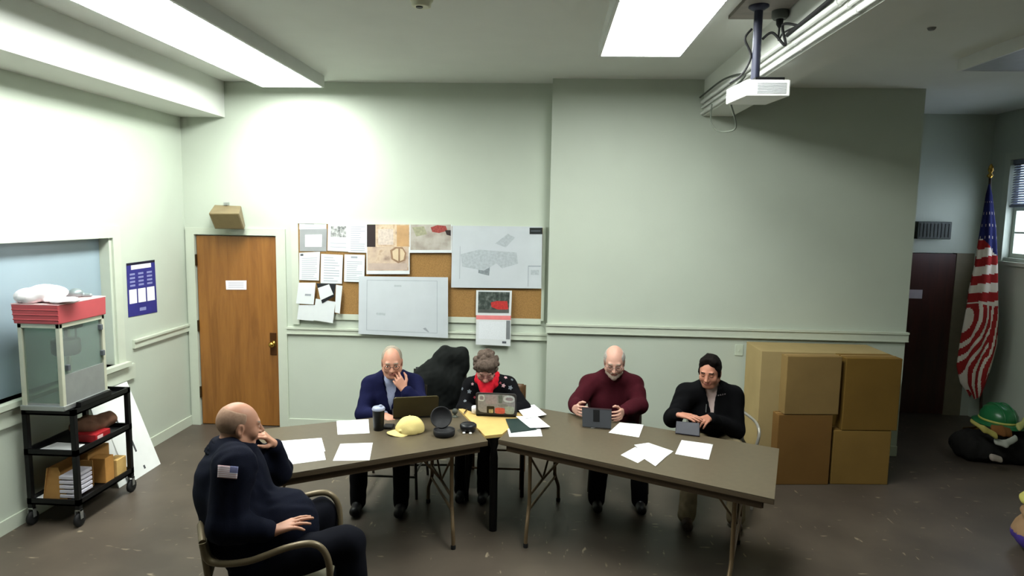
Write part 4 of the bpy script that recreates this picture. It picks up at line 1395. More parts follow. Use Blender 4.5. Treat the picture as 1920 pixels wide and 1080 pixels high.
# yellow cap
q = atz(758, 812, TZ)
M_cap = mat('cap_yellow', (208, 190, 126), .85, var=.04, bump=.15, bscale=200)
t = thing('baseball_cap', 'yellow baseball cap lying on the left table in front of the laptop', 'cap', q)
c0 = q + V(.035, .03, 0)
b = Body(q - V(.25, .25, .02), q + V(.25, .25, .2), .004)
fx = unit(V(-.85, -.52, 0))
rx = V(-fx[1], fx[0], 0)
Mx = np.stack([fx, rx, V(0, 0, 1)], 1)
b.ell(c0 + V(0, 0, .02), (.108, .090, .094), Mx, .0)
b.ell(c0 + V(0, 0, .008), (.10, .083, .082), Mx, .0, 'sub')
b.cut(c0 + V(0, 0, .002), (0, 0, -1), .002)
b.ell(c0 + V(0, 0, .115), (.009, .009, .006), None, .003)
b.rc(c0 + fx * .09 + rx * .05 + V(0, 0, .035), c0 + fx * .09 - rx * .05 + V(0, 0, .035), .006, .006, .01)
b.crumple(.003, 22, 12)
b.build('crown', M_cap, t)
rows = []
for i in range(9):
    u = i / 8
    rows.append([c0 + fx * (.085 * math.sqrt(max(0, 1 - (v * .9) ** 2)) + u * .085 * math.sqrt(max(.0, 1 - v * v * .75))) + rx * v * (.08 + .006 * u) + V(0, 0, .026 - .018 * v * v - .012 * u) for v in np.linspace(-1, 1, 17)])
MB().grid(rows).build('brim', M_cap, t, solid=.004)
rows = []
for k in range(9):
    a = -PI / 2 + PI * k / 8

# open black clamshell case
q = atz(832, 818, TZ)
t = thing('headphone_case', 'open round black clamshell case standing open on the left table', 'case', q)
M_case = mat('shell_black', (24, 24, 26), .6, bump=.1)
MB().lathe([(.055, 0), (.073, .006), (.077, .02), (.077, .045), (.072, .047), (.07, .04), (.065, .028), (.01, .026)], 32, q + V(0, .02, 0)).build('base_shell', M_case, t)
up = unit(V(-.12, .42, .9))
xx = unit(np.cross(V(0, 1, 0), up))
yy = np.cross(up, xx)
nrm = unit(V(.25, -.85, .42))
e1 = unit(np.cross(V(0, 0, 1), nrm))
e2 = np.cross(nrm, e1)
MB().lathe([(.01, -.032), (.06, -.03), (.077, -.018), (.079, 0), (.073, .002), (.066, -.012), (.01, -.016)], 32, q + V(-.035, .105, .105), ax=np.stack([e1, e2, nrm], 1)).build('lid_shell', M_case, t)
# conference puck
q = atz(877, 811, TZ)
t = thing('speaker_puck', 'rounded black speaker with two white lights, front of the left table', 'speaker', q)
MB().lathe([(.035, 0), (.052, .008), (.062, .035), (.06, .05), (.05, .058), (.01, .061)], 32, q + V(0, .03, 0)).build('body', mat('puck_black', (26, 27, 30), .35), t)
for dx in (-.023, .023):
    MB().lathe([(.004, 0), (.011, .003), (.010, .010), (.004, .013)], 14, q + V(dx, -.03, .0)).build('light', mat('puck_light', (250, 252, 245), .4), t)
# grey gadget
q = atz(853, 782, TZ)
t = thing('webcam', 'small grey desktop gadget left of the yellow corner table', 'gadget', q)
MB().lathe([(.022, 0), (.024, .006), (.012, .012), (.008, .03)], 18, q).build('foot', mat('gadget_grey', (84, 88, 78), .5), t)
MB().lathe([(.012, .025), (.022, .035), (.022, .055), (.012, .065)], 18, q).build('head', mat('gadget_dark', (66, 70, 64), .5), t)

# laptops and tablets
def slab_frame(center, toward, tilt):
    """frame of a standing screen: x along its width, z up its face, y to its back"""
    f = unit(V(toward[0], toward[1], 0))
    x = V(f[1], -f[0], 0)
    up = unit(V(0, 0, 1) * math.cos(tilt) + f * -math.sin(tilt) * -1)
    return x, up

def laptop(label, hinge, user_dir, w, dpt, lid, ang, mlid, mbase, z=TZ, stickers=False):
    """hinge: middle of the hinge on the table; user_dir: horizontal direction to the user; ang: opening past vertical"""
    u = unit(V(user_dir[0], user_dir[1], 0))
    x = V(-u[1], u[0], 0)
    t = thing('laptop', label, 'laptop', (hinge[0], hinge[1], z))
    h = V(hinge[0], hinge[1], z + .002)
    a, b = h - x * w / 2, h + x * w / 2
    MB().hexa([a, b, b + u * dpt, a + u * dpt] + [p + V(0, 0, .015) for p in (a, b, b + u * dpt, a + u * dpt)]).build('base', mbase, t, bevel=.004)
    MB().hexa([p + V(0, 0, .0152) for p in (a + x * .02 + u * .03, b - x * .02 + u * .03, b - x * .02 + u * .12, a + x * .02 + u * .12)] +
              [p + V(0, 0, .0165) for p in (a + x * .02 + u * .03, b - x * .02 + u * .03, b - x * .02 + u * .12, a + x * .02 + u * .12)]).build('keyboard', M_black, t)
    up = unit(V(0, 0, 1) * math.cos(ang) - u * math.sin(ang))
    n = unit(np.cross(x, up))
    n = n if np.dot(n, u) < 0 else -n        # outward, away from the user
    h2 = h + V(0, 0, .016)
    nn = 6
    r = .022
    pts = [h2 - x * w / 2, h2 + x * w / 2]
    for cx, sx, a0 in ((w / 2 - r, 1, 0), (-w / 2 + r, -1, PI / 2)):
        for i in range(nn + 1):
            aa = a0 + PI / 2 * i / nn
            pts.append(h2 + x * (cx + r * math.cos(aa)) + up * (lid - r + r * math.sin(aa)))
    L_ = MB().sheet([p + n * .004 for p in pts], .008, n).build('lid', mlid, t)
    MB().sheet([h2 + x * i * (w / 2 - .01) + up * j - n * .0045 for i, j in ((-1, .02), (1, .02), (1, lid - .015), (-1, lid - .015))], .001, -n).build('screen', mat('screen_dim', (20, 24, 30), .2, var=0, emit=(150, 170, 190), estr=.25), t)
    return t, L_, (h2, x, up, n)

# bronze laptop of the man in navy cardigan
hB = (atz(738, 786, TZ) + atz(806, 790, TZ)) / 2
u_ = unit(V(-.28, 1, 0))
laptop('bronze laptop with its lid back to the camera, in front of the navy cardigan man', hB + V(.02, .05, 0), u_, .34, .23, .19, .42, mat('lid_bronze', (78, 70, 46), .4, .3, .05), mat('laptop_dark', (36, 35, 33), .4))
# stickered laptop
hC = (atz(897, 786, TZ) + atz(962, 783, TZ)) / 2
t, L_, (h2, x, up, n) = laptop('laptop with sticker-covered grey lid in front of the woman with red scarf', hC + V(0, .03, .0), V(.03, 1, 0), .315, .22, .185, .22, mat('lid_grey_dark', (52, 52, 56), .4), M_black, z=TZ + .004)
if np.dot(x, V(1, 0, 0)) < 0: x = -x
def st(name, u0, v0, u1, v1, m, k=1, rnd=0.0):
    P = [h2 + x * (-.1575 + .315 * u) + up * (.185 * v) + n * (.0045 + .0006 * k) for u, v in ((u0, v0), (u1, v0), (u1, v1), (u0, v1))]
    if rnd:
        c = sum(P) / 4
        ax_, ay_ = (P[1] - P[0]) / 2, (P[3] - P[0]) / 2
        P = [c + ax_ * np.sign(math.cos(a)) * abs(math.cos(a)) ** rnd + ay_ * np.sign(math.sin(a)) * abs(math.sin(a)) ** rnd for a in np.linspace(0, 2 * PI, 25)[:-1]]
    MB().sheet(P, .0005, n).build(name, m, L_)
S = lambda nm, c, v=.15: mat(nm, c, .6, var=v, scale=60)
st('sticker', .05, .08, .97, .95, S('skin_grey', (150, 150, 156)), 1, .35)
st('sticker', .06, .62, .22, .93, S('sticker_pale', (206, 214, 216)), 2, .6)
st('sticker', .1, .68, .2, .86, S('sticker_mauve', (150, 140, 150)), 3, .6)
st('sticker', .24, .5, .52, .92, S('sticker_grey', (166, 156, 164)), 2, .3)
st('sticker', .56, .55, .66, .94, S('sticker_green', (110, 120, 116)), 2, .3)
st('sticker', .68, .6, .96, .92, S('sticker_white', (196, 204, 208)), 2, .8)
st('sticker', .74, .68, .92, .84, S('sticker_mauve', (150, 140, 150)), 3, .8)
st('sticker', .27, .06, .46, .4, S('sticker_black', (40, 36, 24)), 2, .2)
st('sticker', .32, .08, .43, .26, S('sticker_sand', (170, 160, 120), .4), 3, .3)
st('sticker', .47, .06, .72, .34, S('sticker_red', (206, 96, 84)), 2, .5)
st('sticker', .72, .06, .95, .42, S('sticker_sage', (168, 180, 168)), 2, .5)
st('sticker', .55, .38, .8, .52, S('sticker_grey2', (132, 136, 138)), 2, .7)
q = atz(891, 774, TZ + .02)
o = MB().lathe([(.02, 0), (.032, .004), (.034, .05), (.03, .055)], 20, q + V(.0, .04, -.014)).build('white_cup', mat('cup_white', (238, 236, 244), .4))
tag(o, 'small white cup left of the stickered laptop', 'cup')

# tablet of the man in maroon sweater
def tablet(label, p_bl, p_br, p_tr, p_tl, back):
    t = thing('tablet', label, 'tablet', (p_bl + p_br) / 2)
    n = unit(np.cross(p_br - p_bl, p_tl - p_bl))
    n = n if n[1] < 0 else -n
    MB().sheet([p_bl, p_br, p_tr, p_tl], .012, n).build('cover', back, t, bevel=.004)
    return t, n
bl_, br_ = atz(1092, 800, TZ + .012), atz(1146, 804, TZ + .012)
tl_, tr_ = aty(1091, 763, bl_[1] + .05), aty(1147, 767, br_[1] + .05)
t, n = tablet('black tablet in a folio held up by the man in maroon sweater', bl_, br_, tr_, tl_, mat('folio_charcoal', (48, 50, 54), .55))
m1, m2 = bl_ * .62 + br_ * .38, bl_ * .4 + br_ * .6
k1, k2 = tl_ * .62 + tr_ * .38, tl_ * .4 + tr_ * .6
MB().sheet([m1 * .7 + k1 * .3 + n * .002, m2 * .7 + k2 * .3 + n * .002, k2 * .9 + m2 * .1 + n * .002, k1 * .9 + m1 * .1 + n * .002], .004, n).build('stand_flap', M_black, t)
MB().sheet([tl_ * .95 + bl_ * .05 + n * .002, tr_ * .95 + br_ * .05 + n * .002, tr_ + n * .002, tl_ + n * .002], .003, n).build('top_edge', mat('folio_edge', (60, 44, 48), .5), t)
# tablet of the man in black fleece
bl_, br_ = atz(1266, 812, TZ + .01), atz(1312, 818, TZ + .01)
tl_, tr_ = aty(1268, 789, bl_[1] + .07), aty(1312, 793, br_[1] + .07)
t, n = tablet('dark navy tablet cover tilted before the man in black fleece', bl_, br_, tr_, tl_, mat('folio_navy', (24, 24, 36), .5))

# ---------------------------------------------------------------- chairs
def frame_chair(name, label, c, rz, mseat, mback, mleg, group=None, arms=False, tube=.012, back_h=.86, wood_legs=False, back_z0=.62):
    """local: the sitter faces -y"""
    t = thing(name, label, 'chair', (c[0], c[1], 0), rz, group)
    def L(mb, nm, m, parent=t):
        return mb.build(nm, m, parent, local=True)
    w, d = .23, .22
    L(MB().box((-w, -d, .425), (w, d, .465), bev=.015), 'seat', mseat)
    P = [[V(x, .19 + .05 * (z - back_z0) / .3 - .02 * (1 - (x / w) ** 2) * -1, z) for x in np.linspace(-w + .01, w - .01, 9)] for z in np.linspace(back_z0, back_h, 6)]
    o = L(MB().grid(P), 'backrest', mback)
    md = o.modifiers.new('thick', 'SOLIDIFY'); md.thickness = .03; md.offset = 0
    for s in (-1, 1):
        if wood_legs:
            L(MB().box((s * w - .018, -d, 0), (s * w + .018, -d + .036, .43), bev=.003), 'leg', mleg)
            L(MB().box((s * w - .018, d - .036, 0), (s * w + .018, d, .45), bev=.003), 'leg', mleg)
        else:
            L(MB().tube([(s * w, -d + .01, .44), (s * (w + .015), -d - .01, .0)], tube, 10), 'leg', mleg)
            L(MB().tube([(s * w, d - .02, .44), (s * (w + .015), d + .06, .0)], tube, 10), 'leg', mleg)
        L(MB().tube([(s * w, d - .02, .43), (s * w, d - .005, .55), (s * w, d + .05, back_h - .02)], tube, 10), 'back_post', mleg)
    mb = MB()
    for z, y in ((.18, -d), (.18, d)):
        mb.tube([(-w, y, z), (w, y, z)], tube * .8, 8)
    for s in (-1, 1):
        mb.tube([(s * w, -d, .2), (s * w, d, .2)], tube * .8, 8)
    L(mb, 'stretcher', mleg)
    if arms:
        for s in (-1, 1):
            L(MB().tube(smooth_path([(s * w, -d + .01, .42), (s * (w + .04), -d - .0, .60), (s * (w + .04), -d + .06, .665), (s * (w + .035), 0, .67), (s * w, d + .03, .66)], 6), tube, 10), 'armrest', mleg)
    return t
M_blkseat = mat('vinyl_black', (24, 24, 26), .5)
M_brwood = mat('chair_brown', (86, 62, 38), .45, var=.12)
M_greytube = mat('tube_grey', (156, 152, 142), .35, .3)
# ---------------------------------------------------------------- people
M_lip = mat('lip', (176, 112, 100), .5, var=0)
M_eyew = mat('eye_white', (226, 222, 214), .3, var=0)
M_iris = mat('iris', (40, 32, 26), .25, var=0)

def head_axes(F, roll=0.0):
    F = unit(F)
    r = unit(np.cross(F, V(0, 0, 1)))
    u = np.cross(r, F)
    if roll:
        r, u = r * math.cos(roll) + u * math.sin(roll), -r * math.sin(roll) + u * math.cos(roll)
    return np.stack([r, F, u], 1)       # columns: person's right, forward, up

def hand(b, W, d, n, t, curl=.5, k_=.006, thumb=.5, s=1.0, tc=None):
    """W wrist, d towards the knuckles, n out of the palm, t towards the thumb"""
    d = unit(d); n = unit(n - d * np.dot(n, d)); t = unit(t - d * np.dot(t, d) - n * np.dot(t, n))
    offs, lens = (.031, .0105, -.0105, -.03), (.090, .094, .089, .079)
    ph = ((.042, .026, .021), (.046, .030, .022), (.042, .028, .021), (.033, .021, .019))
    cur = curl if isinstance(curl, (list, tuple)) else [curl] * 4
    for i in range(4):
        K = W + (d * lens[i] + t * offs[i]) * s
        b.rc(W + t * offs[i] * .55 * s + d * .01, K, .016 * s, .0115 * s, .012)
    for i in range(4):
        p = W + (d * lens[i] + t * offs[i]) * s
        a = 0.0
        sp = d + t * (.10, .03, -.04, -.12)[i]
        sp = unit(sp)
        for j in range(3):
            a += cur[i] * (.75, 1.0, .7)[j]
            dr = sp * math.cos(a) + n * math.sin(a)
            q = p + dr * ph[i][j] * s
            b.rc(p, q, (.0095, .0085, .0076)[j] * s, (.0086, .0077, .0066)[j] * s, .004)
            p = q
    p = W + (d * .028 + t * .022 + n * .006) * s
    tcv = thumb if tc is None else tc
    for j, (ln, r0, r1) in enumerate(((.044, .0145, .0115), (.033, .0112, .010), (.027, .0098, .0078))):
        dr = unit(t * (.75 - .35 * j) + d * (.65 + .2 * j) + n * (.25 + tcv * (.3 + .35 * j)))
        q = p + dr * ln * s
        b.rc(p, q, r0 * s, r1 * s, .006)
        p = q

def head(b, C, M, s=1.0, jaw=1.0):
    def w(x, y, z): return C + M @ (V(x, y, z) * s)
    b.ell(w(0, -.018, .032), V(.074, .096, .090) * s, M, .02)
    b.ell(w(0, .025, .0), V(.066, .072, .085) * s, M, .025)
    b.ell(w(0, .03, -.045), V(.056 * jaw, .062, .068) * s, M, .02)
    b.ell(w(0, .064, -.092), V(.030 * jaw, .026, .024) * s, M, .02)
    for sx in (-1, 1):
        b.ell(w(sx * .042, .062, -.028), V(.026, .026, .03) * s, M, .015)
        b.rc(w(sx * .058 * jaw, .0, -.06), w(sx * .028 * jaw, .055, -.096), .022 * s, .018 * s, .02)
    b.rc(w(-.036, .083, .026), w(.036, .083, .026), .012 * s, .012 * s, .014)
    for sx in (-1, 1):
        b.ell(w(sx * .033, .100, .004), V(.019, .014, .012) * s, M, .010, 'sub')
        b.ell(w(sx * .0325, .080, .004), V(.0145, .0135, .012) * s, M, .003)
    b.rc(w(0, .093, .012), w(0, .117, -.026), .0085 * s, .0125 * s, .010)
    for sx in (-1, 1):
        b.ell(w(sx * .012, .104, -.031), V(.009, .011, .008) * s, M, .006)
    b.rc(w(-.020, .089, -.057), w(.020, .089, -.057), .0065 * s, .0065 * s, .006)
    b.rc(w(-.016, .088, -.067), w(.016, .088, -.067), .0070 * s, .0070 * s, .005)
    b.rc(w(0, .098, -.056), w(0, .098, -.055), .004 * s, .004 * s, .005)
    for sx in (-1, 1):
        b.ell(w(sx * .077, -.012, -.006), V(.009, .020, .033) * s, M, .008)
        b.ell(w(sx * .084, -.006, -.002), V(.006, .010, .018) * s, M, .006, 'sub')
        b.ell(w(sx * .076, -.006, -.034), V(.007, .010, .010) * s, M, .006)

def face_index(C, M, s=1.0, down=False):
    def f(cen):
        p = (cen - C) @ M / s
        ax = np.abs(p[:, 0])
        r = np.zeros(len(p))
        front = p[:, 1] > .055
        br = front & (ax > .015) & (ax < .048) & (np.abs(p[:, 2] - (.031 - (ax - .03) ** 2 * 5)) < .0042) & (p[:, 1] > .05)
        r[br] = 3
        e = np.sqrt((ax - .0325) ** 2 * .7 + ((p[:, 2] - .004) * 1.7) ** 2)
        if down:                 # lowered lids: only the dark lash line shows
            r[front & (ax > .021) & (ax < .046) & (p[:, 2] > -.0045) & (p[:, 2] < .0005)] = 2
        else:
            r[front & (e < .0085) & (p[:, 1] > .075)] = 1
            r[front & (np.sqrt((ax - .0325) ** 2 + (p[:, 2] - .003) ** 2) < .0058) & (p[:, 1] > .08)] = 2
        lp = front & (ax < .024) & (p[:, 2] < -.052) & (p[:, 2] > -.074) & (p[:, 1] > .086)
        r[lp] = 4
        return r
    return f

def bounds(J, m=.2):
    P = np.array([v for v in J.values() if isinstance(v, np.ndarray) and v.shape == (3,)])
    return P.min(0) - m, P.max(0) + m

def seated_body(t, J, skin, brow, hands, hs=1.0, jaw=1.0, big=1.0, vox=.0048):
    """one continuous figure from head to feet"""
    lo, hi = bounds({k: v for k, v in J.items() if k not in ('hf', 'right')}, .17)
    lo[2] = max(lo[2], -.02)
    b = Body(lo, hi, vox)
    R_ = J['right']
    b.flat(J['pelvis'], J['waist'], .15 * big, .13 * big, .10 * big, .095 * big, R_, .03)
    b.flat(J['waist'], J['chest'], .13 * big, .15 * big, .095 * big, .10 * big, R_, .03)
    b.flat(J['chest'], J['neck'], .145, .07, .095, .06, R_, .04)
    for s in 'RL':
        b.rc(J['neck'], J['sh' + s], .05, .05, .03)
        b.rc(J['sh' + s], J['el' + s], .048, .036, .02)
        b.rc(J['el' + s], J['wr' + s], .037, .026, .015)
        b.rc(J['pelvis'] * .6 + J['hip' + s] * .4, J['hip' + s], .09, .085, .04)
        b.rc(J['hip' + s], J['kn' + s], .082, .055, .03)
        b.rc(J['kn' + s], J['an' + s], .055, .036, .02)
        b.rc(J['an' + s], J['an' + s] + J['ft' + s] * .10 - V(0, 0, .05), .034, .018, .02)
    Mh = head_axes(J['hf'], J.get('hroll', 0.0))
    C = J['head']
    b.rc(J['neck'] + V(0, 0, -.02), C + Mh @ V(0, -.03, -.05), .058, .056, .03)
    head(b, C, Mh, hs, jaw)
    for s in 'RL':
        hd = hands[s]
        hand(b, J['wr' + s], *hd[:3], **hd[3])
    o = b.build('body', [skin, M_eyew, M_iris, brow, M_lip], t, face_index(C, Mh, hs, J.get('down', False)))
    return o, Mh, b

def top_garment(t, J, m, name='sweater', th=.02, belly=(0, 0), sleeves='RL', seed=1, amp=0.0064, big=1.0, midx=None, cut=None, hem=0.0, sl=(.066, .056, .046), extra=None, vox=.0075, shoulder=.060, trap=.012, kb=.04):
    lo, hi = bounds({k: J[k] for k in ('pelvis', 'waist', 'chest', 'neck', 'shR', 'shL', 'elR', 'elL', 'wrR', 'wrL')}, .26)
    b = Body(lo, hi, vox)
    R_ = J['right']
    fw = J['front']
    b.flat(J['pelvis'] + V(0, 0, .02 - hem), J['waist'], .165 * big + th, .155 * big + th, .115 * big + th, .12 * big + th, R_, .04)
    b.flat(J['waist'], J['chest'], .15 * big + th, .165 + th, .115 * big + th, .115 + th, R_, .05)
    b.flat(J['chest'], J['neck'] - V(0, 0, .03), .16 + th, .085 + th, .11 + th, .065 + th, R_, .05)
    if belly[0]:
        c = J['waist'] * .6 + J['pelvis'] * .4 + fw * belly[0]
        b.ell(c + V(0, 0, .02), (belly[1], belly[1], belly[1] * 1.05), None, .08)
    for s in sleeves:
        b.rc(J['neck'] * .7 + J['sh' + s] * .3 + V(0, 0, trap), J['sh' + s], .052 + th * .5, shoulder + th * .5, .05)
        b.rc(J['sh' + s], J['el' + s], sl[0] + th * .3, sl[1] + th * .2, kb)
        d = unit(J['wr' + s] - J['el' + s])
        b.rc(J['el' + s], J['wr' + s] - d * .03, sl[1] + th * .2, sl[2], .025)
    if extra: extra(b)
    b.crumple(amp, 13, seed, (1, 1, .55))
    for s in sleeves:          # clean cuff
        pass
    if cut: cut(b)
    return b.build(name, m, t, midx), b

def trousers(t, J, m, seed=2, amp=0.0064, name='trousers', big=1.0, vox=.0085):
    lo, hi = bounds({k: J[k] for k in ('pelvis', 'hipR', 'hipL', 'knR', 'knL', 'anR', 'anL')}, .24)
    lo[2] = max(lo[2], .0)
    b = Body(lo, hi, vox)
    b.flat(J['pelvis'] - V(0, 0, .0), J['pelvis'] * .5 + J['waist'] * .5, .175 * big, .165 * big, .125 * big, .12 * big, J['right'], .04)
    for s in 'RL':
        b.rc(J['pelvis'] * .5 + J['hip' + s] * .5, J['hip' + s], .105 * big, .1 * big, .04)
        b.rc(J['hip' + s], J['kn' + s], .1 * big, .075 * big, .03)
        b.rc(J['kn' + s], J['an' + s] - V(0, 0, .02), .074 * big, .064, .025)
    b.crumple(amp, 12, seed)
    return b.build(name, m, t)

def shoes(t, J, m):
    for s in 'RL':
        a = J['an' + s]
        f = J['ft' + s]
        b = Body(a - .3, a + .3, .007)
        z0 = max(.0, a[2] - .085)
        p = V(a[0], a[1], z0 + .04)
        b.rc(p - f * .045, p + f * .13, .042, .037, .01)
        b.rc(p - f * .02, a, .045, .05, .03)
        b.cut((0, 0, z0 + .004), (0, 0, -1), .003)
        b.build('shoe', m, t)

def hair(t, C, M, m, kind, s=1.0, seed=3):
    b = Body(C - .17, C + .17, .0042)
    def w(x, y, z): return C + M @ (V(x, y, z) * s)
    def cutl(p, n, k=.012): b.cut(w(*p), M @ V(*n), k)
    if kind == 'fringe':             # bald on top, grey sides and back
        b.ell(w(0, -.022, .024), V(.084, .101, .092) * s, M, .01)
        cutl((0, 0, .078), (0, .1, 1), .012)
        b.ell(w(0, .03, .10), V(.058, .11, .06) * s, M, .012, 'sub')
        cutl((0, .045, 0), (0, 1, -.15), .01)
        cutl((0, -.05, -.062), (0, -.1, -1), .01)
        for sx in (-1, 1): b.ell(w(sx * .08, .0, -.02), V(.03, .03, .045) * s, M, .006, 'sub')
        b.crumple(.0022, 60, seed)
    elif kind == 'thin':             # thin short grey, high forehead
        b.ell(w(0, -.022, .032), V(.080, .099, .0935) * s, M, .01)
        cutl((0, .03, .07), (0, 1, .55), .012)
        cutl((0, .04, 0), (0, 1, -.1), .01)
        cutl((0, -.05, -.06), (0, -.1, -1), .01)
        for sx in (-1, 1): b.ell(w(sx * .08, .0, -.022), V(.03, .03, .045) * s, M, .006, 'sub')
        b.crumple(.0022, 60, seed)
    elif kind == 'short':            # full short dark
        b.ell(w(0, -.018, .042), V(.084, .102, .096) * s, M, .01)
        b.ell(w(0, .03, .10), V(.066, .062, .04) * s, M, .02)
        cutl((0, .062, .074), (0, 1, -.1), .012)
        cutl((0, .040, .03), (0, 1, -.5), .012)
        cutl((0, -.05, -.06), (0, -.1, -1), .01)
        for sx in (-1, 1): b.ell(w(sx * .085, .0, -.022), V(.03, .026, .045) * s, M, .006, 'sub')
        for sx in (-1, 1): b.ell(w(sx * .074, .022, .006), V(.010, .014, .034) * s, M, .012)
        b.crumple(.004, 42, seed)
        b.crumple(.003, 95, seed + 1)
    elif kind == 'curly':
        b.ell(w(0, -.022, .042), V(.098, .112, .104) * s, M, .01)
        b.ell(w(0, .05, .095), V(.07, .05, .035) * s, M, .03)
        rng = np.random.RandomState(4)
        for i in range(90):
            v = rng.normal(size=3); v /= np.linalg.norm(v)
            if v[1] > .62 and v[2] < .55 or v[2] < -.55: continue
            b.ell(w(v[0] * .096, -.022 + v[1] * .11, .042 + v[2] * .102), V(.021, .021, .021), None, .008)
        b.ell(w(0, .11, -.035), V(.064, .07, .085) * s, M, .014, 'sub')
        cutl((0, -.02, -.06), (0, .1, -1), .012)
        b.crumple(.006, 60, seed)
    elif kind == 'buzz':
        b.ell(w(0, -.02, .030), V(.0775, .0985, .0905) * s, M, .01)
        cutl((0, .0, .082), (0, .25, 1), .012)
        cutl((0, .032, 0), (0, 1, .15), .01)
        cutl((0, -.05, -.058), (0, -.1, -1), .01)
        for sx in (-1, 1): b.ell(w(sx * .08, -.004, -.02), V(.03, .03, .042) * s, M, .006, 'sub')
        b.crumple(.001, 60, seed)
    return b.build('hair', m, t)

def spectacles(t, C, M, m, s=1.0):
    def w(x, y, z): return C + M @ (V(x, y, z) * s)
    mb = MB()
    for sx in (-1, 1):
        mb.tube([w(sx * .034 + .023 * math.cos(a), .108 - .004 * abs(math.cos(a)), .002 + .017 * math.sin(a)) for a in np.linspace(0, 2 * PI, 21)[:-1]], .0017, 6, closed=True)
        mb.tube([w(sx * .057, .104, .006), w(sx * .078, .07, .006), w(sx * .082, .0, .002)], .0018, 6)
    mb.tube([w(-.012, .109, .006), w(0, .112, .009), w(.012, .109, .006)], .0017, 6)
    mb.build('glasses', m, t)

def seat_joints(pel, fdir, lean=0.1, torso=.50, shw=.19, hipw=.10, thigh=.44, shin=.44, spread=.08, waist_f=0.0, nlen=.0):
    """default seated skeleton; pel: pelvis centre, fdir: facing, lean: forward lean"""
    f = unit(V(fdir[0], fdir[1], 0))
    r = np.cross(f, V(0, 0, 1))
    up = unit(V(0, 0, 1) * math.cos(lean) + f * math.sin(lean))
    J = dict(pelvis=pel, right=r, front=f)
    J['waist'] = pel + up * torso * .36 + f * waist_f
    J['chest'] = pel + up * torso * .74
    J['neck'] = pel + up * torso * 1.06
    for s, k in (('R', 1), ('L', -1)):
        J['sh' + s] = pel + up * torso * .97 + r * k * shw
        J['hip' + s] = pel + r * k * hipw + f * .04 - V(0, 0, .02)
        J['kn' + s] = pel + r * k * (hipw + spread) + f * (thigh + .04) + V(0, 0, .0)
        J['an' + s] = V(*(J['kn' + s] + f * .0)[:2], .09)
        J['ft' + s] = f
    return J

def put_knees(J, **k):
    J.update(k)
    for s in 'RL':
        J['an' + s] = V(J['an' + s][0], J['an' + s][1], .09)

SKIN = lambda n, c: mat(n, c, .5, var=.05, scale=40, spec=.35)
M_navy_c = mat('cardigan_navy', (21, 23, 54), .9, var=.1, scale=60, bump=.2, bscale=300)
M_dktr = mat('trousers_dark', (12, 12, 15), .9)
M_shoe = mat('shoe_black', (15, 15, 16), .5)
def person(label, loc):
    return thing('person', label, 'person', (loc[0], loc[1], 0))

# ---- man in navy cardigan (left of the table's back row)
FB = (-.02, 5.30)
pel = aty(738, 800, 5.34); pel = V(pel[0], 5.34, .54)
J = seat_joints(pel, (.06, -1, 0), lean=.28, torso=.49, shw=.185)
J['neck'] = aty(736, 706, 5.14); J['shR'] = aty(696, 722, 5.17); J['shL'] = aty(775, 719, 5.17)
J['chest'] = aty(737, 748, 5.2); J['waist'] = V(pel[0], 5.27, .70)
J['head'] = aty(735, 679, 5.06)
J['hf'] = unit(V(.22, -1, -.22))
J['elR'] = aty(680, 776, 5.02); J['wrR'] = aty(720, 779, 4.90)
J['elL'] = V(*aty(790, 768, 4.99)[:2], TZ + .07); J['wrL'] = aty(759, 731, 4.955)
for s, k in (('R', -1), ('L', 1)):
    J['kn' + s] = V(pel[0] + k * .16, 4.90, .52); J['an' + s] = V(pel[0] + k * .17, 4.86, .09)
skB = SKIN('skin_rosy', (186, 134, 112))
tB = person('balding grey-haired man with glasses in navy cardigan, hand on chin, behind the bronze laptop', pel)
hands = {'R': (V(.75, -.55, -.12), V(.2, .0, -1), V(.3, .8, .1), dict(curl=.28)),
         'L': (unit(aty(744, 710, 4.955) - J['wrL']), V(-.35, .9, .1), V(.1, .2, .95), dict(curl=[.7, .9, 1.0, 1.05], thumb=.2))}
_, M, _ = seated_body(tB, J, skB, mat('brow_grey', (150, 138, 124), .8), hands, 1.0)
M_shirtb = mat('shirt_pale_blue', (150, 156, 182), .8, var=.08, scale=90)
top_garment(tB, J, M_shirtb, 'shirt', th=.010, seed=5, amp=0.0032, sleeves='', extra=lambda b: b.rc(J['neck'] - V(0, 0, .015), J['neck'] + V(0, -.005, .04), .075, .066, .02))
def vcut(J, wid=.075, depth=.22):
    def f(b):
        c = J['neck'] + J['front'] * .10
        tip = J['chest'] + J['front'] * .17 + V(0, 0, .10 - depth + .1)
        for i in range(7):
            u = i / 6
            p = c * (1 - u) + tip * u + V(0, 0, .05 * (1 - u))
            b.ell(p, (wid * (1 - u) + .008, .09, .045), None, .006, 'sub')
        b.rc(J['neck'] + V(0, 0, -.02), J['neck'] + V(0, 0, .12), .078, .078, .01, 'sub')
    return f
top_garment(tB, J, M_navy_c, 'cardigan', th=.024, seed=6, amp=0.0080, cut=vcut(J))
trousers(tB, J, M_dktr)
shoes(tB, J, M_shoe)
hair(tB, J['head'], M, mat('hair_grey', (142, 134, 120), .9, var=.15, scale=80), 'thin')
spectacles(tB, J['head'], M, mat('glasses_brown', (74, 44, 36), .4))
# pale cuff at the right wrist
MB().tube([J['wrR'] + unit(J['elR'] - J['wrR']) * .02, J['wrR'] - unit(J['elR'] - J['wrR']) * .012], .036, 14).build('cuff', M_shirtb, tB)
JB = J

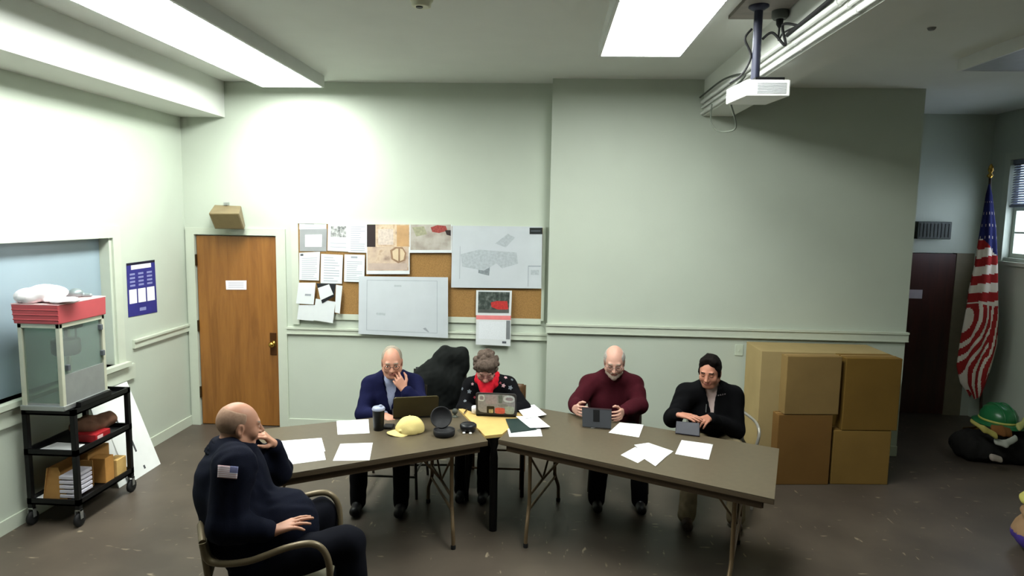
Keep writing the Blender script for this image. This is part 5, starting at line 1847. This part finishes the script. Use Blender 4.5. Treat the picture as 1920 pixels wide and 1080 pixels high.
# ---- woman with red scarf
pel = V(aty(920, 760, 5.62)[0], 5.62, .53)
J = seat_joints(pel, (-.02, -1, 0), lean=.35, torso=.44, shw=.165)
J['neck'] = aty(914, 714, 5.34); J['shR'] = aty(884, 725, 5.38); J['shL'] = aty(953, 723, 5.38)
J['chest'] = aty(918, 748, 5.42); J['waist'] = V(pel[0], 5.54, .68)
J['head'] = aty(911, 692, 5.24)
J['hf'] = unit(V(.06, -1, -.62))
J['elR'] = aty(869, 768, 5.27); J['wrR'] = aty(893, 774, 5.12)
J['elL'] = aty(981, 765, 5.24); J['wrL'] = aty(955, 768, 5.10)
for s, k in (('R', -1), ('L', 1)):
    J['kn' + s] = V(pel[0] + k * .09 - .08, 5.20, .50); J['an' + s] = V(pel[0] + k * .09 - .1, 5.16, .09)
J['down'] = True
tC = person('woman with curly grey-brown hair, red scarf and black floral jacket, behind the stickered laptop', pel)
skC = SKIN('skin_pink', (188, 138, 124))
hands = {'R': (V(.5, -.8, -.15), V(.1, .0, -1), V(.8, .5, .1), dict(curl=.3, s=.92)),
         'L': (V(-.5, -.8, -.15), V(-.1, .0, -1), V(-.8, .5, .1), dict(curl=.3, s=.92))}
_, M, _ = seated_body(tC, J, skC, mat('brow_brown', (120, 100, 84), .8), hands, .97, .92, .92)
M_flor = mat('jacket_black', (14, 14, 17), .8, var=.1)
o, b = top_garment(tC, J, M_flor, 'jacket', th=.022, seed=8, amp=0.0080, big=.95, sl=(.062, .056, .046))
bv = BVHTree.FromPolygons([tuple(v) for v in b.vs], [tuple(q) for q in b.q])
def decal(parent, name, m, px, py, r, n=25, bvh=None, off=.0025):
    """a small printed patch lying on the cloth where the sight line meets it"""
    d = ray(px, py)
    d = d / np.linalg.norm(d)
    h = bvh.ray_cast(Vector(CO), Vector(d))
    if h[0] is None: return None
    p, nn = np.array(h[0]), np.array(h[1])
    if np.dot(nn, d) > 0: nn = -nn
    e1 = unit(np.cross(V(0, 0, 1), nn)); e2 = np.cross(nn, e1)
    pts = []
    for i in range(n):
        a = 2 * PI * i / n
        rr = r * (1 + .28 * math.sin(5 * a + px))
        q = p + (e1 * math.cos(a) + e2 * math.sin(a)) * rr
        hh = bvh.find_nearest(Vector(q))
        pts.append(np.array(hh[0]) + nn * off if hh[0] is not None else q)
    mb = MB()
    vs = [p + nn * off] + pts
    mb.add(vs + [v - nn * .002 for v in vs], [(0, 1 + i, 1 + (i + 1) % n) for i in range(n)] + [(n + 1, n + 2 + (i + 1) % n, n + 2 + i) for i in range(n)])
    return mb.build(name, m, parent)
M_fl1, M_fl2, M_fl3 = mat('flower_pink', (212, 170, 176), .8), mat('flower_grey', (120, 126, 134), .8), mat('flower_red', (150, 70, 80), .8)
for px, py, r, m in ((944, 723, .014, M_fl1), (948, 708, .012, M_fl1), (867, 729, .011, M_fl2), (957, 727, .016, M_fl2), (938, 718, .009, M_fl3), (880, 734, .015, M_fl2), (963, 745, .013, M_fl2), (890, 745, .01, M_fl3), (872, 752, .012, M_fl2), (960, 712, .01, M_fl2), (938, 742, .012, M_fl2), (886, 720, .01, M_fl1)):
    decal(o, 'flower_print', m, px, py, r, bvh=bv)
trousers(tC, J, M_dktr, big=.92)
shoes(tC, J, M_shoe)
hair(tC, J['head'], M, mat('hair_greybrown', (88, 76, 68), .95, var=.3, scale=70), 'curly', .97)
spectacles(tC, J['head'], M, mat('glasses_wine', (120, 70, 76), .4), .97)
b = Body(J['neck'] - .25, J['neck'] + .2, .006)
N = J['neck']
for k in range(14):
    a0, a1 = 2 * PI * k / 14, 2 * PI * (k + 1) / 14
    f = lambda a, R, z: N + V(R * math.cos(a), R * .85 * math.sin(a) - .01, z + .02 * math.sin(a * 2))
    b.rc(f(a0, .078, .035), f(a1, .078, .035), .026, .026, .01)
    b.rc(f(a0, .086, .0), f(a1, .086, .0), .028, .028, .01)
b.rc(N + V(-.02, -.10, .0), N + V(.0, -.135, -.09), .05, .035, .03)
b.rc(N + V(.03, -.10, .0), N + V(.015, -.13, -.085), .04, .03, .03)
b.crumple(.006, 26, 4)
b.build('scarf', mat('scarf_red', (190, 30, 44), .8, var=.12, scale=30), tC)
JC = J

# ---- man in maroon sweater
pel = V(aty(1150, 790, 5.62)[0], 5.62, .53)
J = seat_joints(pel, (-.0, -1, 0), lean=.25, torso=.49, shw=.20)
J['neck'] = aty(1150, 706, 5.42); J['shR'] = aty(1106, 722, 5.45); J['shL'] = aty(1188, 724, 5.45)
J['chest'] = aty(1146, 752, 5.48); J['waist'] = V(pel[0], 5.56, .68)
J['head'] = aty(1152, 678, 5.34)
J['hf'] = unit(V(-.1, -1, -.36))
J['elR'] = aty(1082, 768, 5.32); J['wrR'] = aty(1077, 792, 5.11)
J['elL'] = aty(1200, 770, 5.28); J['wrL'] = aty(1165, 803, 5.06)
for s, k in (('R', -1), ('L', 1)):
    J['kn' + s] = V(pel[0] + k * .15, 5.14, .51); J['an' + s] = V(pel[0] + k * .17, 5.08, .09)
for s in 'RL':
    J['wr' + s][2] = max(J['wr' + s][2], TZ + .05)
    if J['el' + s][2] < TZ + .05: J['el' + s][2] = TZ + .05
J['down'] = True
tD = person('balding grey-bearded man in maroon sweater holding a black tablet', pel)
skD = SKIN('skin_pale', (188, 144, 127))
hands = {'R': (unit(V(.22, -.85, .12)), V(.9, .2, -.1), V(.0, .15, 1), dict(curl=.5, thumb=.3)),
         'L': (unit(V(-.22, -.85, .02)), V(-.9, .2, -.1), V(.0, .15, 1), dict(curl=.5, thumb=.3))}
_, M, _ = seated_body(tD, J, skD, mat('brow_grey', (150, 138, 124), .8), hands, 1.03)
M_mar = mat('sweater_maroon', (58, 16, 24), .9, var=.12, scale=70, bump=.25, bscale=280)
def crew(b):
    for k in range(16):
        a0, a1 = 2 * PI * k / 16, 2 * PI * (k + 1) / 16
        f = lambda a: J['neck'] + V(.07 * math.cos(a), .066 * math.sin(a) - .012, .012 + .012 * math.sin(a))
        b.rc(f(a0), f(a1), .016, .016, .01)
top_garment(tD, J, M_mar, 'sweater', th=.03, seed=11, amp=0.0096, big=1.12, belly=(.08, .13), extra=crew, sl=(.072, .062, .05))
trousers(tD, J, M_dktr)
shoes(tD, J, M_shoe)
hair(tD, J['head'], M, mat('hair_silver', (150, 145, 138), .9, var=.15, scale=80), 'fringe', 1.03)
b = Body(J['head'] - .16, J['head'] + .16, .004)
def w(x, y, z): return J['head'] + M @ (V(x, y, z) * 1.03)
b.ell(w(0, .046, -.088), (.05, .05, .038), M, .01)
b.rc(w(-.05, .045, -.07), w(0, .088, -.096), .02, .02, .01).rc(w(.05, .045, -.07), w(0, .088, -.096), .02, .02, .01)
b.ell(w(0, .105, -.062), (.022, .02, .012), M, .005, 'sub')
b.rc(w(-.024, .094, -.050), w(.024, .094, -.050), .006, .006, .004)
b.crumple(.002, 70, 2)
b.build('beard', mat('beard_grey', (160, 142, 130), .9, var=.2, scale=90), tD)
spectacles(tD, J['head'], M, mat('glasses_grey', (90, 80, 78), .4), 1.03)
JD = J

# ---- man in black fleece
pel = V(aty(1340, 800, 5.35)[0], 5.38, .53)
J = seat_joints(pel, (-.12, -1, 0), lean=.1, torso=.51, shw=.20)
J['neck'] = aty(1331, 727, 5.20); J['shR'] = aty(1286, 741, 5.20); J['shL'] = aty(1374, 743, 5.27)
J['chest'] = aty(1333, 775, 5.24); J['waist'] = V(pel[0] - .01, 5.32, .70)
J['head'] = aty(1331, 697, 5.13)
J['hf'] = unit(V(-.5, -1, -.28))
J['elR'] = aty(1262, 784, 5.06); J['wrR'] = aty(1270, 790, 4.93)
J['elL'] = aty(1378, 806, 5.16); J['wrL'] = aty(1328, 806, 4.98)
for s, k in (('R', -1), ('L', 1)):
    J['kn' + s] = V(pel[0] + k * .17 - .10, 4.92, .52); J['an' + s] = V(pel[0] + k * .18 - .13, 4.84, .09)
for s in 'RL':
    J['wr' + s][2] = max(J['wr' + s][2], TZ + .05)
J['wrR'][2] += .035
J['down'] = True
tE = person('dark-haired man in black quarter-zip fleece with pale collar, looking down at the right table', pel)
skE = SKIN('skin_tan', (172, 118, 96))
hands = {'R': (unit(V(.72, -.5, .02)), V(.1, .1, -1), V(-.2, .7, .35), dict(curl=.16, thumb=.2)),
         'L': (unit(V(-.6, -.75, .02)), V(-.2, .3, -1), V(-.4, .5, .6), dict(curl=.45))}
_, M, _ = seated_body(tE, J, skE, mat('brow_dark', (34, 26, 22), .8), hands, 1.0)
M_fl = mat('fleece_black', (10, 10, 12), .95, bump=.3, bscale=260)
M_pink = mat('shirt_pale_pink', (208, 186, 180), .8, var=.05)
top_garment(tE, J, M_pink, 'shirt', th=.008, seed=5, amp=.0015, sleeves='', extra=lambda b: b.rc(J['neck'] - V(0, 0, .02), J['neck'] + V(-.006, -.01, .035), .077, .07, .015))
def zipneck(b):
    for sx in (-1, 1):
        pass
    vcut(J, .05, .17)(b)
def standcollar(b):
    for k in range(18):
        a0, a1 = 2 * PI * k / 18, 2 * PI * (k + 1) / 18
        f = lambda a: J['neck'] + V(.088 * math.cos(a), .08 * math.sin(a), .02 + .012 * math.sin(a))
        b.rc(f(a0), f(a1), .022, .022, .01)
o, b = top_garment(tE, J, M_fl, 'fleece', th=.03, seed=13, amp=0.0096, big=1.02, cut=zipneck, extra=standcollar, sl=(.072, .062, .05))
bv = BVHTree.FromPolygons([tuple(v) for v in b.vs], [tuple(q) for q in b.q])
for k in range(5):
    decal(o, 'logo_print', mat('logo_grey', (120, 110, 112), .7), 1343 + k * 4, 742 - k * .8, .006, 7, bv)
mb = MB()
pts = []
for k in range(6):
    d = ray(1324.5 - k * .2, 758 + k * 3); d /= np.linalg.norm(d)
    h = bv.ray_cast(Vector(CO), Vector(d))
    if h[0]: pts.append(np.array(h[0]) - d * .003)
if len(pts) > 1: mb.tube(pts, .0035, 6).build('zip', M_steel, o)
trousers(tE, J, mat('trousers_khaki', (128, 116, 92), .9), big=1.0)
shoes(tE, J, mat('shoe_brown', (50, 36, 26), .5))
hair(tE, J['head'], M, mat('hair_dark', (17, 13, 12), .8, var=.3, scale=80), 'short')
JE = J

# ---- man in navy uniform at the near left, from behind
YA = 3.12
pel = aty(478, 1040, YA); pel = V(pel[0], YA + .06, .56)
fA = unit(V(math.cos(.22), math.sin(.22), 0))
J = seat_joints(pel, fA, lean=-.16, torso=.52, shw=.20)
rA = J['right']
nk = aty(430, 842, YA + .06)
J['neck'] = nk
J['shR'] = aty(440, 874, YA - .13); J['shL'] = nk - rA * .2 - V(0, 0, .07)
J['chest'] = aty(432, 905, YA + .05); J['waist'] = aty(455, 975, YA + .05)
J['head'] = aty(449, 798, YA + .10)
J['hf'] = unit(V(math.cos(.62), math.sin(.62), -.14))
J['elR'] = aty(420, 985, YA - .20); J['wrR'] = aty(512, 996, YA - .13)
J['elL'] = V(*atz(521, 884, TZ + .065)[:2], TZ + .065)
J['wrL'] = aty(513, 833, YA + .36)
J['hipR'] = pel - V(0, 0, .02) + rA * .11; J['hipL'] = pel - V(0, 0, .02) - rA * .11
J['knR'] = aty(655, 1018, YA + .0); J['knL'] = aty(603, 963, YA + .42)
for s in 'RL':
    J['an' + s] = V(J['kn' + s][0] + .03, J['kn' + s][1] - .02, .09); J['ft' + s] = fA
tA = person('balding man in navy uniform with flag shoulder patch, seen from behind, hand at his mouth', pel)
skA = SKIN('skin_light', (178, 130, 106))
md_ = unit(aty(492, 812, YA + .30) - J['wrL'])
hands = {'R': (unit(aty(540, 985, YA - .11) - J['wrR']), V(.15, .25, -1), V(.2, 1, .25), dict(curl=[.2, .16, .24, .34], thumb=.3)),
         'L': (md_, V(-.6, -.5, .1), V(.4, -.5, .6), dict(curl=[.75, .85, .9, .95], thumb=.3))}
_, M, _ = seated_body(tA, J, skA, mat('brow_grey', (150, 138, 124), .8), hands, .99, 1.08, 1.15, vox=.0046)
M_uni = mat('uniform_navy', (14, 17, 30), .85, var=.1, scale=50, bump=.15, bscale=200)
def collarA(b):
    for k in range(16):
        a0, a1 = 2 * PI * k / 16, 2 * PI * (k + 1) / 16
        f = lambda a: J['neck'] + fA * .012 + V(.078 * math.cos(a), .074 * math.sin(a), .018 - .014 * math.cos(a))
        b.rc(f(a0), f(a1), .019, .019, .03)
    b.ell(J['chest'] + fA * .02 + V(0, 0, -.02), (.16, .2, .2), None, .06)
    b.ell(J['chest'] * .5 + J['neck'] * .5 + fA * .0, (.12, .18, .1), None, .06)
o, b = top_garment(tA, J, M_uni, 'uniform_jacket', th=.032, seed=24, amp=.0065, big=1.2, belly=(.16, .19), extra=collarA, sl=(.082, .072, .052), shoulder=.068, vox=.0075, trap=.008, kb=.08)
bv = BVHTree.FromPolygons([tuple(v) for v in b.vs], [tuple(q) for q in b.q])
def cloth_patch(parent, name, m, quad, nu=10, nv=6, off=.004, sub=None):
    P = []
    for j in range(nv + 1):
        row = []
        for i in range(nu + 1):
            u, v = i / nu, j / nv
            px = (quad[0][0] * (1 - u) + quad[1][0] * u) * (1 - v) + (quad[3][0] * (1 - u) + quad[2][0] * u) * v
            py = (quad[0][1] * (1 - u) + quad[1][1] * u) * (1 - v) + (quad[3][1] * (1 - u) + quad[2][1] * u) * v
            d = ray(px, py); d /= np.linalg.norm(d)
            h = bv.ray_cast(Vector(CO), Vector(d))
            row.append(np.array(h[0]) - d * off if h[0] else None)
        P.append(row)
    flat = [p for r in P for p in r if p is not None]
    if len(flat) < len(P) * len(P[0]): return None
    g = MB().grid(P)
    for k in range(len(g.mi)):
        if sub: g.mi[k] = sub((k % nu) / nu, (k // nu) / nv)
    o = g.build(name, m, parent)
    md = o.modifiers.new('thick', 'SOLIDIFY'); md.thickness = .002
    return o
M_pw, M_pr, M_pb = mat('patch_white', (232, 228, 236), .7, var=.02), mat('patch_red', (206, 170, 176), .7), mat('patch_blue', (116, 118, 156), .7)
cloth_patch(o, 'flag_patch', [M_pw, M_pr, M_pb], [(409, 872), (447, 875), (444, 898), (408, 895)], 20, 13,
            sub=lambda u, v: 2 if (u > .55 and v < .5) else (1 if int(v * 13) % 2 == 0 else 0))
trousers(tA, J, mat('trousers_navy', (13, 14, 21), .9), big=1.1, seed=5, amp=0.0096)
shoes(tA, J, M_shoe)
hair(tA, J['head'], M, mat('hair_buzzed', (160, 130, 110), .9, var=.1, scale=90), 'buzz', .99)
b = Body(J['neck'] - .25, J['neck'] + .25, .0055)
for k in range(22):
    a0, a1 = .5 + (2 * PI - .9) * k / 22, .5 + (2 * PI - .9) * (k + 1) / 22
    # open towards the throat
    def cp(a, R, z): return J['neck'] + fA * (.005 + R * math.cos(a)) - rA * (R * .95 * math.sin(a)) + V(0, 0, z - .012 * math.cos(a))
    for q in range(4):
        u = q / 3
        b.rc(cp(a0, .080 + .034 * u, .040 - .045 * u), cp(a1, .080 + .034 * u, .040 - .045 * u), .0075, .0075, .008)
b.build('collar', mat('collar_navy', (11, 13, 23), .85), tA)
# white undershirt at the throat
b = Body(J['neck'] - .2, J['neck'] + .2, .006)
b.rc(J['neck'] + fA * .03 - V(0, 0, .04), J['neck'] + fA * .055 + V(0, 0, -.002), .072, .058, .01)
b.build('undershirt', mat('undershirt_white', (228, 228, 226), .8), tA)
JA = J

# ---------------------------------------------------------------- chairs under the people
def under(J): return J['pelvis']
frame_chair('chair', 'dark chair under the man in navy cardigan', (JB['pelvis'][0], JB['pelvis'][1] - .02), 0, M_blkseat, M_blkseat, mat('chair_leg_dark', (52, 48, 42), .4, .4), group='dark chairs behind the tables', back_h=.84)
frame_chair('chair', 'dark-backed chair under the man in maroon sweater', (JD['pelvis'][0] + .03, JD['pelvis'][1] - .02), 0, M_blkseat, M_blkseat, mat('chair_leg_dark', (52, 48, 42), .4, .4), group='dark chairs behind the tables', back_h=.84)
frame_chair('chair', 'brown wooden chair with stretchers under the woman with red scarf', (JC['pelvis'][0] + .06, JC['pelvis'][1] - .05), 0, M_brwood, M_brwood, M_brwood, wood_legs=True, back_h=.80)
frame_chair('armchair', 'grey tubular armchair under the man in black fleece', (JE['pelvis'][0] + .05, JE['pelvis'][1] + .02), -.1, M_blkseat, mat('back_grey', (120, 116, 108), .6), M_greytube, arms=True, back_h=.80)
cc = aty(826, 740, 5.72)
frame_chair('chair', 'dark chair holding the black coat, between the cardigan man and the scarf woman', (cc[0], 5.60), .1, M_blkseat, M_blkseat, mat('chair_leg_dark', (52, 48, 42), .4, .4), back_h=.92, back_z0=.6)
# coat over its back
b = Body((cc[0] - .5, 5.2, .3), (cc[0] + .5, 6.2, 1.35), .009)
ca = lambda px, py, y: aty(px, py, y)
for px, py, y, rx_, ry_, rz_ in ((822, 712, 5.80, .19, .15, .20), (812, 770, 5.78, .19, .15, .22), (838, 668, 5.82, .10, .10, .10), (795, 720, 5.80, .12, .12, .14),
                      (864, 662, 5.80, .065, .06, .06), (871, 682, 5.78, .05, .05, .11), (852, 735, 5.78, .075, .08, .2)):
    b.ell(ca(px, py, y), (rx_, ry_, rz_), None, .075)
b.crumple(.012, 10, 31, (1.3, 1, .45))
b.crumple(.005, 24, 32, (1.2, 1, .5))
o = b.build('coat', mat('coat_black', (22, 24, 23), .8, var=.15, scale=12))
tag(o, 'bulky black winter coat hung on a chair back left of the scarf woman', 'coat')

# armchair of the man in uniform
pA = JA['pelvis']
rzA = math.atan2(fA[1], fA[0]) + PI / 2
ch = thing('armchair', 'beige metal armchair with curved arms under the man in navy uniform', 'chair', (pA[0] + fA[0] * .10, pA[1] + fA[1] * .10, 0), rzA)
M_be = mat('armchair_beige', (112, 100, 78), .4, .25, .08)
M_pad = mat('armchair_pad', (120, 116, 96), .6)
def LA(mb, nm, m): return mb.build(nm, m, ch, local=True)
LA(MB().box((-.26, -.27, .40), (.26, .25, .455), bev=.02), 'seat', M_pad)
P = [[V(x, .275 + .10 * (z - .6) + .03 * (1 - (x / .25) ** 2), z) for x in np.linspace(-.25, .25, 11)] for z in np.linspace(.54, .755, 6)]
o = LA(MB().grid(P), 'backrest', M_pad)
md = o.modifiers.new('thick', 'SOLIDIFY'); md.thickness = .03
for s in (-1, 1):
    arm = smooth_path([(s * .27, .30, .74), (s * .285, .26, .66), (s * .295, .1, .655), (s * .295, -.10, .715), (s * .295, -.22, .715), (s * .29, -.275, .62), (s * .27, -.275, .42)], 8)
    LA(MB().tube(arm, .0165, 12), 'armrest', M_be)
    LA(MB().tube([(s * .27, .30, .75), (s * .27, .26, .42), (s * .28, .30, 0)], .0165, 12), 'leg', M_be)
    LA(MB().tube([(s * .27, -.275, .43), (s * .28, -.29, 0)], .0165, 12), 'leg', M_be)
LA(MB().tube([(-.27, .30, .75), (-.15, .34, .78), (.15, .34, .78), (.27, .30, .75)], .0165, 12), 'top_rail', M_be)
# ---------------------------------------------------------------- camera, world, view
cam = bpy.data.cameras.new('camera')
cam.sensor_width = 36
cam.lens = 36 * CF / 1920
cam.clip_start = .05
co = bpy.data.objects.new('camera', cam)
COL.objects.link(co)
m = Matrix.Identity(4)
for i in range(3):
    m[i][0], m[i][1], m[i][2], m[i][3] = CR_[i], CU_[i], -CFW_[i], CO[i]
co.matrix_world = m
SC.camera = co
wd = bpy.data.worlds.new('sky')
SC.world = wd
wd.use_nodes = True
bg = wd.node_tree.nodes['Background']
bg.inputs['Color'].default_value = (.80, .88, 1.0, 1)
bg.inputs['Strength'].default_value = SKY
SC.view_settings.view_transform = 'Standard'
SC.view_settings.look = 'None'
SC.view_settings.gamma = 1
SC.view_settings.use_curve_mapping = False
SC.view_settings.exposure = EXPO
SC.cycles.use_denoising = True
SC.cycles.max_bounces = 8
SC.cycles.diffuse_bounces = 3
SC.cycles.transparent_max_bounces = 12
